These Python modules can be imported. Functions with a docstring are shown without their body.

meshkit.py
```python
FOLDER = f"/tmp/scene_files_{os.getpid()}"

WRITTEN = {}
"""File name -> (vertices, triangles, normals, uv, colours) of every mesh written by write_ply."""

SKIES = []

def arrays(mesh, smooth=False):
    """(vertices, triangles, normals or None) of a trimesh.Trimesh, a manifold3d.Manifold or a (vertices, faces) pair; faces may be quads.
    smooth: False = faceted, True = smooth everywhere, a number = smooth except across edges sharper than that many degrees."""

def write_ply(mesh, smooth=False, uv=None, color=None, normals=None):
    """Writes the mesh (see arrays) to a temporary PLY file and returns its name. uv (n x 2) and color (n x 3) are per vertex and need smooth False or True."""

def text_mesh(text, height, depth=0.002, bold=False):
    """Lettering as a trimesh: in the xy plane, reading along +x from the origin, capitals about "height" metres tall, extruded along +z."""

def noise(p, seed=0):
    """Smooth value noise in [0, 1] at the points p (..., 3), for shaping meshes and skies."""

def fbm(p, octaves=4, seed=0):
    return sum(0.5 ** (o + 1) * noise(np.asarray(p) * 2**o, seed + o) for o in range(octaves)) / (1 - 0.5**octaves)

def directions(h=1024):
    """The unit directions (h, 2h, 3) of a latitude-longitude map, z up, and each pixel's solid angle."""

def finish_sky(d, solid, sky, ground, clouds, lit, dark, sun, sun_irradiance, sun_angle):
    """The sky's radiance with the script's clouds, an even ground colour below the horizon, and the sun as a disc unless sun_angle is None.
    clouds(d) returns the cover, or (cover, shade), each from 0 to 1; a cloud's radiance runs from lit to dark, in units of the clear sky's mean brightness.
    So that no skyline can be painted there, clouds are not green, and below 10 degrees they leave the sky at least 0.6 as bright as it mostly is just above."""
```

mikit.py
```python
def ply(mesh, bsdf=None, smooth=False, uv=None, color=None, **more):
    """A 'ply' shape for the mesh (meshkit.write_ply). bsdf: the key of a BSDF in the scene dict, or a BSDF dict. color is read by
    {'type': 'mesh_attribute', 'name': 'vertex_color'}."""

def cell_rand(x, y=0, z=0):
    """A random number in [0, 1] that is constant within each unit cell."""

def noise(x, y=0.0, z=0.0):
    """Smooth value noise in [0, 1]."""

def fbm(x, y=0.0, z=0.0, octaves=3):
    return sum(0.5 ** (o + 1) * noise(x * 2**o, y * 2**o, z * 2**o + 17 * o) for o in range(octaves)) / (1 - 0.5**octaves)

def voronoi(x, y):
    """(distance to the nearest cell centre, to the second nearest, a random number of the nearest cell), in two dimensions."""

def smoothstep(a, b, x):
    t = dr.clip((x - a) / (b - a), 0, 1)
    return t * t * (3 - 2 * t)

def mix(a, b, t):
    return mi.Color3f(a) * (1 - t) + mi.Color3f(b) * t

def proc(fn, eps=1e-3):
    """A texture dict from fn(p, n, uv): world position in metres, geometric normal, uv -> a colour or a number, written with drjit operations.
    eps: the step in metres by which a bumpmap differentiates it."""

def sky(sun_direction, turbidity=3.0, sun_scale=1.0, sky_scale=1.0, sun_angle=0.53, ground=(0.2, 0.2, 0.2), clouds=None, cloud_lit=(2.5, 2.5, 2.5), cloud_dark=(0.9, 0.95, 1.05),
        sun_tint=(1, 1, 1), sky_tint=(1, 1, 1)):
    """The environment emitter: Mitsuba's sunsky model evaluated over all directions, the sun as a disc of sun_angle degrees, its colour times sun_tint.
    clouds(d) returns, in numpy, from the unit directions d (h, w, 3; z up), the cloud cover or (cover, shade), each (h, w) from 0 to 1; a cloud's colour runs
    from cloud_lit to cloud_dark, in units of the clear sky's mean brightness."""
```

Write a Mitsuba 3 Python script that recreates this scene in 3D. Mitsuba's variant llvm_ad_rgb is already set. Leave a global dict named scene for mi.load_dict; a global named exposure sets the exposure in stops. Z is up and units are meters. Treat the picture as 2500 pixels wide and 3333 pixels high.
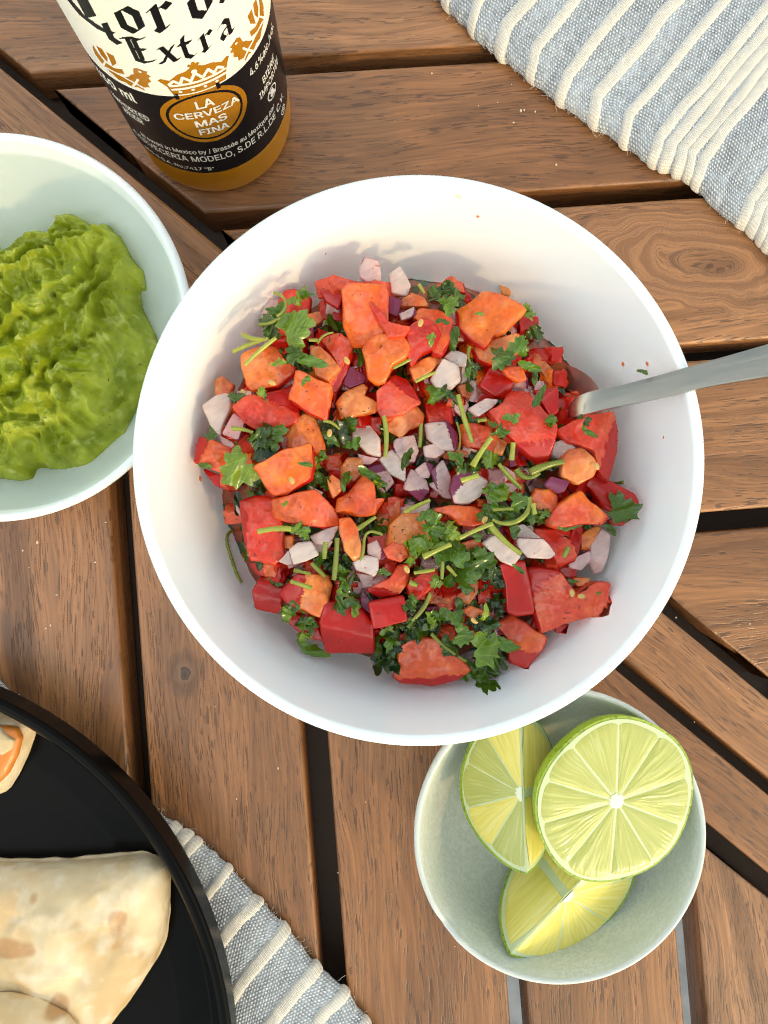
import math, glob, numpy as np, trimesh, drjit as dr, mitsuba as mi
import mikit, meshkit
from shapely.geometry import Polygon, box as sbox, MultiPoint, Point, LineString
from shapely.ops import unary_union
from shapely import affinity

T = mi.ScalarTransform4f
scene, labels = {}, {}

# ---------------------------------------------------------------- camera, sky, exposure
H = 0.325                                   # the lens is 32.5 cm above the table top (z = 0)
FOC, PW, PH = 2470.0, 2500.0, 3333.0
LOOK = np.array([60.0 / FOC * H, 65.0 / FOC * H, 0.0])
scene['camera'] = {'type': 'perspective', 'fov': 2 * math.degrees(math.atan(PH / 2 / FOC)), 'fov_axis': 'y', 'near_clip': 0.01, 'far_clip': 100.0,
                   'to_world': T().look_at(origin=[0, 0, H], target=LOOK.tolist(), up=[0, 1, 0])}
SUN_EL, SUN_AZ = 28.5, (0.61, -0.79)
c_, s_ = math.cos(math.radians(SUN_EL)), math.sin(math.radians(SUN_EL))
SUN = np.array([SUN_AZ[0] * c_, SUN_AZ[1] * c_, s_]); SUN /= np.linalg.norm(SUN)


def cloud_cover(d):                          # broken bright cloud with hazy gaps, all round the sky
    c = meshkit.fbm(d * [2.6, 2.6, 3.4] + 11.0, 4, 3)
    t = np.clip((c - 0.42) / 0.20, 0, 1)
    return 0.04 + 0.80 * t * t * (3 - 2 * t), np.clip((meshkit.fbm(d * 5 + 3.0, 3, 8) - .35) * 1.6, 0, 1)


scene['sky'] = mikit.sky(SUN.tolist(), turbidity=6, sun_scale=0.22, sky_scale=1.75, sun_angle=2.2, ground=(0.25, 0.24, 0.23),
                         clouds=cloud_cover, sky_tint=(1.05, 1.0, 0.85), cloud_lit=(4.0, 4.2, 4.05), cloud_dark=(1.2, 1.2, 1.2), sun_tint=(1.0, 0.91, 0.70))
exposure = 2.12

# ---------------------------------------------------------------- helpers
_F = LOOK - [0, 0, H]; _F /= np.linalg.norm(_F)
_R = np.cross(_F, [0, 1, 0]); _R /= np.linalg.norm(_R)
_U = np.cross(_R, _F)


def at(x, y, z=0.0):
    """The point at height z that the photograph shows at its pixel (x, y)."""
    d = _F + _R * (x - PW / 2) / FOC - _U * (y - PH / 2) / FOC
    return np.array([0, 0, H]) + d * ((H - z) / -d[2])


def ply(mesh, bsdf, **more):
    return mikit.ply(mesh, bsdf + '_material', **more)


def add(key, mesh, bsdf, smooth=False, **more):
    k, n = key, 0
    while k in scene:
        n += 1
        k = f'{key}_{n:03d}'
    scene[k] = ply(mesh, bsdf, smooth=smooth, **more)
    return k


taken = set()


def thing(name, label, cat, group=None, kind=None):
    k, n = name, 0
    while k in taken:
        n += 1
        k = f'{name}_{n:03d}'
    taken.add(k)
    labels[k] = {'label': label, 'category': cat}
    if group: labels[k]['group'] = group
    if kind: labels[k]['kind'] = kind
    return k


def add_uv(key, v, f, uvfn, bsdf, angle=35):
    """Smooth shading except across creases, with uv = uvfn(index of the original vertex)."""
    v, f = np.asarray(v, float), np.asarray(f, int)
    m = trimesh.Trimesh(v, f, process=False)
    sm = trimesh.graph.smooth_shade(m, angle=np.radians(angle), facet_minarea=None)
    from scipy.spatial import cKDTree
    idx = cKDTree(v).query(np.array(sm.vertices))[1]
    return add(key, (np.array(sm.vertices), np.array(sm.faces)), bsdf, smooth=True, uv=uvfn[idx])


def lathe(profile, n=128, centre=(0, 0, 0)):
    p = np.asarray(profile, float)
    a = np.arange(n) * 2 * np.pi / n
    v = np.stack([p[:, None, 0] * np.cos(a), p[:, None, 0] * np.sin(a), np.broadcast_to(p[:, None, 1], (len(p), n))], -1).reshape(-1, 3) + centre
    i, j = np.meshgrid(np.arange(len(p) - 1), np.arange(n), indexing='ij')
    q = np.stack([i * n + j, i * n + (j + 1) % n, (i + 1) * n + (j + 1) % n, (i + 1) * n + j], -1).reshape(-1, 4)
    return v, np.vstack([q[:, [0, 1, 2]], q[:, [0, 2, 3]]])


def spline(pts, n):
    from scipy.interpolate import PchipInterpolator, CubicSpline
    p = np.asarray(pts, float)
    t = np.r_[0, np.cumsum(np.linalg.norm(np.diff(p, axis=0), axis=1))]
    return CubicSpline(t, p)(np.linspace(0, t[-1], n)) if len(p) > 2 else np.array([p[0] + (p[-1] - p[0]) * k for k in np.linspace(0, 1, n)])


def rounded(pts, radius, seg=5):
    """A profile polyline with its inner corners rounded."""
    p = [np.asarray(q, float) for q in pts]
    out = [p[0]]
    for a, b, c in zip(p, p[1:], p[2:]):
        r = min(radius, 0.45 * np.linalg.norm(b - a), 0.45 * np.linalg.norm(c - b))
        s, e = b + (a - b) / np.linalg.norm(a - b) * r, b + (c - b) / np.linalg.norm(c - b) * r
        for t in np.linspace(0, 1, seg):
            out.append((1 - t) ** 2 * s + 2 * t * (1 - t) * b + t * t * e)
    out.append(p[-1])
    return np.array(out)


def tube(path, radii, sides=8, ends=True):
    p = np.asarray(path, float)
    t = np.gradient(p, axis=0)
    t /= np.linalg.norm(t, axis=1, keepdims=True) + 1e-12
    a = np.cross(t, [0, 0, 1.0]); a /= np.linalg.norm(a, axis=1, keepdims=True) + 1e-9
    b = np.cross(t, a)
    r = np.broadcast_to(radii, (len(p),))
    ang = np.arange(sides) * 2 * np.pi / sides
    v = (p[:, None] + r[:, None, None] * (np.cos(ang)[None, :, None] * a[:, None] + np.sin(ang)[None, :, None] * b[:, None])).reshape(-1, 3)
    i, j = np.meshgrid(np.arange(len(p) - 1), np.arange(sides), indexing='ij')
    q = np.stack([i * sides + j, i * sides + (j + 1) % sides, (i + 1) * sides + (j + 1) % sides, (i + 1) * sides + j], -1).reshape(-1, 4)
    f = np.vstack([q[:, [0, 2, 1]], q[:, [0, 3, 2]]])
    if ends:
        n = len(v)
        v = np.vstack([v, p[:1], p[-1:]])
        k = np.arange(sides)
        l = (len(p) - 1) * sides
        f = np.vstack([f, np.stack([k, (k + 1) % sides, k * 0 + n], 1), np.stack([l + (k + 1) % sides, l + k, k * 0 + n + 1], 1)])
    return v, f


def merge(meshes):
    vs, fs, n = [], [], 0
    for v, f in meshes:
        vs.append(v); fs.append(np.asarray(f) + n); n += len(v)
    return np.vstack(vs), np.vstack(fs)


noise, fbm, voronoi, cell_rand, sstep, mix = mikit.noise, mikit.fbm, mikit.voronoi, mikit.cell_rand, mikit.smoothstep, mikit.mix
C3 = mi.Color3f


def bump(inner, fn, scale, eps):
    return {'type': 'bumpmap', 'texture': mikit.proc(fn, eps=eps), 'scale': scale, 'bsdf': inner}


def two(b):
    return {'type': 'twosided', 'bsdf': b}


def rgb(*c):
    return {'type': 'rgb', 'value': list(c)}


# ---------------------------------------------------------------- materials
KNOT = at(602, 2192)[:2]                     # a knot, and a swirl of grain round another
SWIRL = at(2290, 850)[:2]


def wood_parts(uv, p):
    """uv: metres along and across the board; whole multiples of 10 in u tell the boards apart."""
    k = dr.floor(uv.x / 10 + 0.5)
    u, v = uv.x - 10 * k, uv.y
    r1, r2, r3 = cell_rand(k, 1, 0), cell_rand(k, 2, 0), cell_rand(k, 3, 0)
    wob = (fbm(u * 9 + k * 13, v * 30, k) - 0.5) * 0.03 + (noise(u * 30, v * 60, k + 7.0) - 0.5) * 0.004
    kx, ky = p.x - KNOT[0], p.y - KNOT[1]
    kd = dr.sqrt(dr.square(kx * .85) + dr.square(ky * .62)) + (noise(p.x * 420, p.y * 420) - .5) * .0016
    v = v + dr.sign(kx) * 0.004 * dr.exp(-dr.square(kx / .006)) * dr.exp(-dr.square(ky / .016))
    sx, sy = p.x - SWIRL[0], p.y - SWIRL[1]
    sd = dr.sqrt(dr.square(sx * .55) + dr.square(sy * 1.5 + sx * .15)) + (fbm(p.x * 110, p.y * 110, 0.0, octaves=2) - .5) * .006
    inside = (1 - sstep(0.006, 0.034, sd)) * .40
    v = v * (1 - inside) + sd * inside * .18
    ring = fbm((v + wob) * 170 + r1 * 40, u * 3.0, k + 2.0, octaves=2)
    big = fbm(u * 10 + 5 * k, (v + wob) * 60, 3.0 + k, octaves=3)
    fine = fbm(u * 60, (v + wob * .6) * 1500, k + 9.0, octaves=2)
    pu, pv = u * 210 + noise(u * 40, v * 900, k) * 2, (v + wob * .5) * 3000
    pore = sstep(0.64, 0.78, noise(pu, pv, k + 31.0)) * sstep(0.22, 0.55, fbm(u * 40, v * 260, k + 3.0, octaves=2))
    return k, ring, big, fine, pore, r1, r2, kd


def wood_color(p, n, uv):
    k, ring, big, fine, pore, r1, r2, kd = wood_parts(uv, p)
    base = mix((0.275, 0.116, 0.041), (0.395, 0.186, 0.079), r1)
    dark = mix((0.110, 0.043, 0.014), (0.155, 0.067, 0.025), r2)
    c = mix(base, dark, sstep(0.36, 0.72, ring) * 0.45)
    c = mix(c, dark, sstep(0.50, 0.74, big) * 0.60)
    c = c * (0.66 + 0.68 * fine)
    c = mix(c, (0.055, 0.024, 0.010), pore * 0.62)
    kr = sstep(.25, .75, noise(kd * 1500, 3.0, 1.0))
    c = mix(c, mix((0.05, 0.024, 0.012), (0.17, 0.085, 0.04), kr), 1 - sstep(.0022, .0042, kd))
    return mix(c, c * .62, (1 - sstep(.004, .008, kd)) * sstep(.0022, .0042, kd))


def wood_bump(p, n, uv):
    k, ring, big, fine, pore, *_ = wood_parts(uv, p)
    return fine * 0.4 - pore * 0.8


scene['wood'] = two(bump({'type': 'principled', 'base_color': mikit.proc(wood_color), 'roughness': 0.36, 'specular': 0.6}, wood_bump, 0.00011, 1.2e-4))
scene['dark_wood'] = two({'type': 'principled', 'base_color': rgb(0.050, 0.028, 0.016), 'roughness': 0.7})


def concrete(p, n, uv):
    return mix((0.17, 0.18, 0.19), (0.30, 0.31, 0.32), fbm(p.x * 40, p.y * 40, 0.0, octaves=4))


scene['concrete'] = two({'type': 'diffuse', 'reflectance': mikit.proc(concrete)})

STAINS = []                                  # filled below: faint juice stains on the white bowl (x, y, z, radius)


def porcelain(p, n, uv):
    c = C3(0.83, 0.885, 0.885)
    t = mi.Float(0)
    for x, y, z, r in STAINS:
        d = dr.sqrt(dr.square(p.x - x) + dr.square(p.y - y) + dr.square(p.z - z)) / r + (noise(p.x * 900, p.y * 900, p.z * 900) - 0.5) * 0.9
        t = dr.maximum(t, 1 - sstep(0.45, 1.1, d))
    film = sstep(0.55, 0.8, fbm(p.x * 45, p.y * 45, p.z * 45)) * 0.03
    return mix(c, (0.72, 0.50, 0.32), dr.maximum(t * 0.5, film))


scene['porcelain'] = two({'type': 'principled', 'base_color': mikit.proc(porcelain), 'roughness': 0.16, 'specular': 0.55, 'clearcoat': 0.5, 'clearcoat_gloss': 0.95})


def celadon(p, n, uv):                      # uv.x: 1 at the rim, where the glaze runs thin
    c = mix((0.55, 0.615, 0.59), (0.61, 0.665, 0.645), fbm(p.x * 60, p.y * 60, p.z * 60))
    return mix(c, (0.80, 0.83, 0.82), uv.x)


scene['celadon'] = two({'type': 'principled', 'base_color': mikit.proc(celadon), 'roughness': 0.14, 'specular': 0.5, 'clearcoat': 0.5, 'clearcoat_gloss': 0.95})


def stone_glaze(p, n, uv):
    sp = noise(p.x * 1500, p.y * 1500, p.z * 1500) * .6 + .4 * noise(p.x * 700, p.y * 700, p.z * 700)
    c = mix((0.52, 0.545, 0.485), (0.60, 0.625, 0.565), sstep(0.3, 0.72, sp))
    c = mix(c, (0.46, 0.50, 0.43), sstep(0.4, 0.75, fbm(p.x * 50, p.y * 50, p.z * 50)) * 0.5)
    return mix(c, (0.57, 0.595, 0.55), uv.x)


scene['stone_glaze'] = two({'type': 'principled', 'base_color': mikit.proc(stone_glaze), 'roughness': 0.34, 'specular': 0.45})
scene['raw_clay'] = two({'type': 'principled', 'base_color': rgb(0.78, 0.77, 0.75), 'roughness': 0.6})
scene['black_glaze'] = two({'type': 'principled', 'base_color': rgb(0.004, 0.0038, 0.0035), 'roughness': 0.22, 'specular': 0.07})


def steel_rough(p, n, uv):
    return 0.20 + 0.14 * noise(uv.x * 120, uv.y * 5000) 


scene['steel'] = two({'type': 'principled', 'base_color': rgb(0.50, 0.445, 0.36), 'metallic': 1.0, 'roughness': mikit.proc(steel_rough)})


def weave_cells(uv):
    P_ = 0.00140
    a, b = uv.x / P_ + (noise(uv.x * 150, uv.y * 150) - .5) * .5, uv.y / P_ + (noise(uv.x * 150, uv.y * 150, 5.0) - .5) * .5
    row = dr.floor(b)
    a = a + 0.5 * (row - 2 * dr.floor(row / 2))
    col = dr.floor(a)
    fu, fv = a - col - .5, b - row - .5
    return col, row, fu, fv


def weave_color(p, n, uv):
    col, row, fu, fv = weave_cells(uv)
    loop = 1 - sstep(0.16, 0.42, dr.sqrt(dr.square(fu * 0.85 + fv * .35) + dr.square(fv)))
    pale = mix((0.66, 0.67, 0.66), (0.90, 0.89, 0.85), cell_rand(col, row, 1))
    band = fbm(uv.x * 130, uv.y * 28, 4.0)
    blue = mix((0.17, 0.190, 0.22), (0.43, 0.475, 0.52), dr.clip(cell_rand(col, 0, 2) * .45 + band * .8 - .1, 0, 1))
    blue = blue * (0.72 + 0.56 * cell_rand(col, row, 3))
    return mix(blue, pale, loop * (0.55 + 0.45 * cell_rand(col, row, 4)))


def weave_bump(p, n, uv):
    col, row, fu, fv = weave_cells(uv)
    return 1 - sstep(0.05, 0.52, dr.sqrt(dr.square(fu) + dr.square(fv)))


scene['weave'] = two(bump({'type': 'principled', 'base_color': mikit.proc(weave_color), 'roughness': 0.95, 'specular': 0.1, 'sheen': 0.3}, weave_bump, 0.00055, 1.5e-4))


def cord_color(p, n, uv):
    a, b = uv.x / 0.0011, uv.y / 0.0011
    row = dr.floor(b)
    fu, fv = a - dr.floor(a) - .5, b - row - .5
    net = sstep(0.28, 0.46, dr.maximum(dr.abs(fu), dr.abs(fv)))
    c = mix((0.76, 0.73, 0.66), (0.56, 0.50, 0.40), net * .85)
    return c * (0.86 + 0.24 * fbm(uv.x * 700, uv.y * 700))


def cord_bump(p, n, uv):
    a, b = uv.x / 0.0011, uv.y / 0.0011
    fu, fv = a - dr.floor(a) - .5, b - dr.floor(b) - .5
    return 1 - sstep(0.2, 0.5, dr.maximum(dr.abs(fu), dr.abs(fv)))


scene['cord'] = two(bump({'type': 'principled', 'base_color': mikit.proc(cord_color), 'roughness': 0.95, 'specular': 0.1, 'sheen': 0.3}, cord_bump, 0.00022, 1.5e-4))
scene['fibre'] = two({'type': 'diffuse', 'reflectance': rgb(0.62, 0.6, 0.56)})


# salsa: uv.x = how much of it is skin, uv.y = the hue of the flesh
HUES = [(0.62, 0.012, 0.004), (0.72, 0.058, 0.024), (0.78, 0.105, 0.034), (0.88, 0.165, 0.008), (0.84, 0.27, 0.070), (0.54, 0.130, 0.030)]


def tomato_color(p, n, uv):
    h = dr.clip(uv.y, 0, 1) * 5
    c = C3(*HUES[0])
    for i in range(5):
        c = mix(c, HUES[i + 1], dr.clip(h - i, 0, 1))
    m = fbm(p.x * 330, p.y * 330, p.z * 330)
    c = mix(c, (0.62, 0.05, 0.014), sstep(0.36, 0.80, fbm(p.x * 110 + 4, p.y * 110, p.z * 110, octaves=2)) * 0.5)
    c = mix(c, c * C3(1.15, 2.0, 2.4) + C3(.03, .03, .02), sstep(0.45, 0.85, m) * 0.42)
    c = mix(c, c * C3(0.70, 0.40, 0.35), sstep(0.5, 0.85, fbm(p.x * 200 + 9, p.y * 200, p.z * 200)) * 0.6)
    skin = mix((0.40, 0.004, 0.002), (0.56, 0.013, 0.003), fbm(p.x * 150, p.y * 150, p.z * 150))
    c = c * (0.86 + 0.28 * noise(p.x * 1100, p.y * 1100, p.z * 1100))
    c = mix(c, skin, sstep(0.35, 0.65, uv.x + (m - .5) * .35))
    fl = sstep(0.84, 0.88, noise(p.x * 1100 + 31, p.y * 1100, p.z * 1100)) * sstep(.5, .7, noise(p.x * 160, p.y * 160, p.z * 160))
    return mix(c, (0.12, 0.02, 0.008), fl * .8)


def wet_bump(p, n, uv):
    fl = 1 - dr.clip(uv.x, 0, 1)
    return (.18 + .62 * fl) * fbm(p.x * 360, p.y * 360, p.z * 360, octaves=2)


scene['tomato'] = bump({'type': 'principled', 'base_color': mikit.proc(tomato_color), 'roughness': 0.21, 'spec_trans': 0.14, 'eta': 1.40, 'clearcoat': 0.6, 'clearcoat_gloss': 0.95}, wet_bump, 0.00095, 3e-4)


def onion_color(p, n, uv):                  # uv.x: purple edge, uv.y: how pink the flesh is
    m = fbm(p.x * 300, p.y * 300, p.z * 300)
    c = mix((0.92, 0.77, 0.67), (0.84, 0.45, 0.46), uv.y)
    st = fbm(p.x * 260 + p.y * 190, p.y * 900 - p.x * 700, p.z * 300)
    c = c * (0.66 + 0.34 * m + .34 * st)
    c = mix(c, (0.30, 0.045, 0.115), sstep(0.3, 0.75, uv.x + (m - .5) * .4))
    fl = sstep(0.90, 0.93, noise(p.x * 820 + 11, p.y * 820, p.z * 820))
    return mix(c, (0.60, 0.13, 0.03), fl * .8)


scene['onion'] = {'type': 'principled', 'base_color': mikit.proc(onion_color), 'roughness': 0.13, 'spec_trans': 0.38, 'eta': 1.28, 'clearcoat': 0.6, 'clearcoat_gloss': 0.95}


def leaf_color(p, n, uv):                   # uv.y + whole numbers of 4: the shade of green; within it, the leaf's own coordinates
    k = dr.floor(uv.y / 4 + .5)
    x, y = uv.x, uv.y - 4 * k
    t = k / 10
    c = mix((0.010, 0.026, 0.003), (0.072, 0.145, 0.006), dr.clip(t * 2, 0, 1))
    c = mix(c, (0.23, 0.30, 0.020), dr.clip(t * 2 - 1, 0, 1))
    c = c * (0.7 + 0.6 * fbm(p.x * 400, p.y * 400, p.z * 400))
    ang = dr.atan2(x, y + 1.05)
    vein = 1 - sstep(0.02, 0.07, dr.abs(ang * 3.2 - dr.floor(ang * 3.2 + .5)))
    return mix(c, c * 1.5 + C3(0.03, 0.04, 0.012), vein * .6)


scene['leaf'] = two({'type': 'principled', 'base_color': mikit.proc(leaf_color), 'roughness': 0.20, 'specular': 0.4, 'clearcoat': 0.35, 'clearcoat_gloss': 0.85})


def stem_color(p, n, uv):
    c = mix((0.075, 0.11, 0.006), (0.34, 0.36, 0.040), uv.x)
    return c * (0.7 + 0.55 * fbm(p.x * 500, p.y * 500, p.z * 500))


scene['stem'] = two({'type': 'principled', 'base_color': mikit.proc(stem_color), 'roughness': 0.25, 'specular': 0.5, 'clearcoat': 0.4})
scene['seed'] = two({'type': 'principled', 'base_color': rgb(0.55, 0.34, 0.09), 'roughness': 0.3, 'clearcoat': 0.4})
scene['chilli'] = two({'type': 'principled', 'base_color': rgb(0.55, 0.10, 0.02), 'roughness': 0.4})


def mash_color(p, n, uv):
    w = voronoi(p.x * 260, p.y * 260)
    c = mix((0.26, 0.03, 0.010), (0.30, 0.07, 0.02), w[2])
    c = mix(c, (0.03, 0.06, 0.012), sstep(.55, .7, cell_rand(w[2] * 1000, 3, 1)))
    return c * (0.5 + 0.7 * fbm(p.x * 300, p.y * 300))


scene['mash'] = two({'type': 'principled', 'base_color': mikit.proc(mash_color), 'roughness': 0.15, 'specular': 0.5, 'clearcoat': 0.6})


def guac_color(p, n, uv):
    m = fbm(p.x * 110, p.y * 110, p.z * 110)
    c = mix((0.205, 0.250, 0.008), (0.41, 0.45, 0.040), sstep(0.25, 0.75, m))
    c = mix(c, (0.52, 0.57, 0.16), sstep(0.55, 0.8, fbm(p.x * 260, p.y * 260, p.z * 260)) * .5)
    fl = sstep(0.93, 0.95, noise(p.x * 700, p.y * 700, p.z * 700))
    return mix(c, (0.05, 0.03, 0.012), fl * .8)


def guac_bump(p, n, uv):
    return fbm(p.x * 300, p.y * 300, p.z * 300, octaves=3)


scene['guacamole'] = two(bump({'type': 'principled', 'base_color': mikit.proc(guac_color), 'roughness': 0.30, 'specular': 0.2, 'clearcoat': 0.35, 'clearcoat_gloss': 0.9}, guac_bump, 0.0007, 4e-4))


def rind_color(p, n, uv):
    m = noise(p.x * 900, p.y * 900, p.z * 900)
    c = mix((0.17, 0.29, 0.012), (0.34, 0.43, 0.03), fbm(p.x * 60, p.y * 60, p.z * 60))
    return mix(c, (0.09, 0.17, 0.01), sstep(.6, .8, m) * .6)


def rind_bump(p, n, uv):
    return -sstep(.62, .85, noise(p.x * 800, p.y * 800, p.z * 800))


scene['rind'] = two(bump({'type': 'principled', 'base_color': mikit.proc(rind_color), 'roughness': 0.3, 'specular': 0.5, 'clearcoat': 0.3}, rind_bump, 0.0003, 3e-4))
scene['pith'] = two({'type': 'principled', 'base_color': rgb(0.54, 0.60, 0.34), 'roughness': 0.4, 'specular': 0.4})

scene['core'] = two({'type': 'principled', 'base_color': rgb(0.74, 0.76, 0.58), 'roughness': 0.5})


def pulp_parts(uv):                         # uv.x: angle about the core (radians), uv.y: distance from it (0..1) + 2 * shade
    k = dr.floor(uv.y / 2)
    r = uv.y - 2 * k
    a = uv.x
    ves = fbm(a * 36 + noise(r * 5, a * 4) * 2.0, r * 3.2 - noise(a * 14, r * 6.0) * .6, 2.0, octaves=2)
    return k, r, ves


def pulp_color(p, n, uv):
    k, r, ves = pulp_parts(uv)
    c = mix((0.39, 0.415, 0.095), (0.47, 0.475, 0.145), ves)
    c = mix(c, mix((0.66, 0.56, 0.08), (0.80, 0.70, 0.22), ves), dr.clip(k, 0, 1))
    line = sstep(0.62, 0.76, ves)
    return mix(c, (0.70, 0.71, 0.40), line * .15)


def pulp_bump(p, n, uv):
    k, r, ves = pulp_parts(uv)
    return ves


scene['pulp'] = two(bump({'type': 'principled', 'base_color': mikit.proc(pulp_color), 'roughness': 0.22, 'specular': 0.4, 'clearcoat': 0.4, 'clearcoat_gloss': 0.95}, pulp_bump, 0.00025, 3e-4))


def tortilla_color(p, n, uv):
    m = fbm(p.x * 42, p.y * 42, p.z * 42, octaves=4)
    c = mix((0.54, 0.38, 0.19), (0.70, 0.56, 0.34), sstep(0.34, 0.68, m))
    c = mix(c, (0.58, 0.34, 0.13), sstep(0.56, 0.74, fbm(p.x * 70 + 3, p.y * 70, p.z * 70, octaves=3)) * .38)
    c = mix(c, (0.42, 0.19, 0.06), sstep(0.80, 0.9, noise(p.x * 95 + 5, p.y * 95, p.z * 95)) * .7)
    c = mix(c, (0.82, 0.75, 0.60), sstep(0.40, 0.78, fbm(p.x * 170, p.y * 170, p.z * 170, octaves=4)) * .4)
    return c


def tortilla_bump(p, n, uv):
    return fbm(p.x * 130, p.y * 130, p.z * 130, octaves=4)


scene['tortilla'] = two(bump({'type': 'principled', 'base_color': mikit.proc(tortilla_color), 'roughness': 0.55, 'specular': 0.35}, tortilla_bump, 0.0012, 5e-4))
scene['filling'] = two({'type': 'principled', 'base_color': rgb(0.62, 0.20, 0.03), 'roughness': 0.3, 'clearcoat': 0.4})
scene['bottle_glass'] = {'type': 'principled', 'base_color': rgb(0.56, 0.225, 0.007), 'roughness': 0.08, 'clearcoat': 1.0, 'spec_trans': 0.35, 'eta': 1.36}
scene['white_print'] = two({'type': 'principled', 'base_color': rgb(0.80, 0.77, 0.68), 'roughness': 0.28, 'clearcoat': 0.3})
scene['black_print'] = two({'type': 'principled', 'base_color': rgb(0.007, 0.007, 0.009), 'roughness': 0.3, 'specular': 0.15})
scene['crumb'] = two({'type': 'diffuse', 'reflectance': rgb(0.72, 0.58, 0.40)})
for k_ in [k for k in scene if k not in ('camera', 'sky')]:
    scene[k_ + '_material'] = scene.pop(k_)

# ---------------------------------------------------------------- ground and table
add('ground', trimesh.creation.box((30, 30, 0.02), trimesh.transformations.translation_matrix([0, 0, -0.73])), 'concrete')
labels['ground'] = {'label': 'grey concrete paving far below the gaps of the table', 'category': 'ground', 'kind': 'structure'}

table = thing('wooden_table', 'brown slatted hardwood table with diagonal boards under the whole meal', 'table')
TH = 0.020


def frame(deg):
    a = math.radians(deg)
    return np.array([math.cos(a), math.sin(a)]), np.array([-math.sin(a), math.cos(a)])


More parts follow.
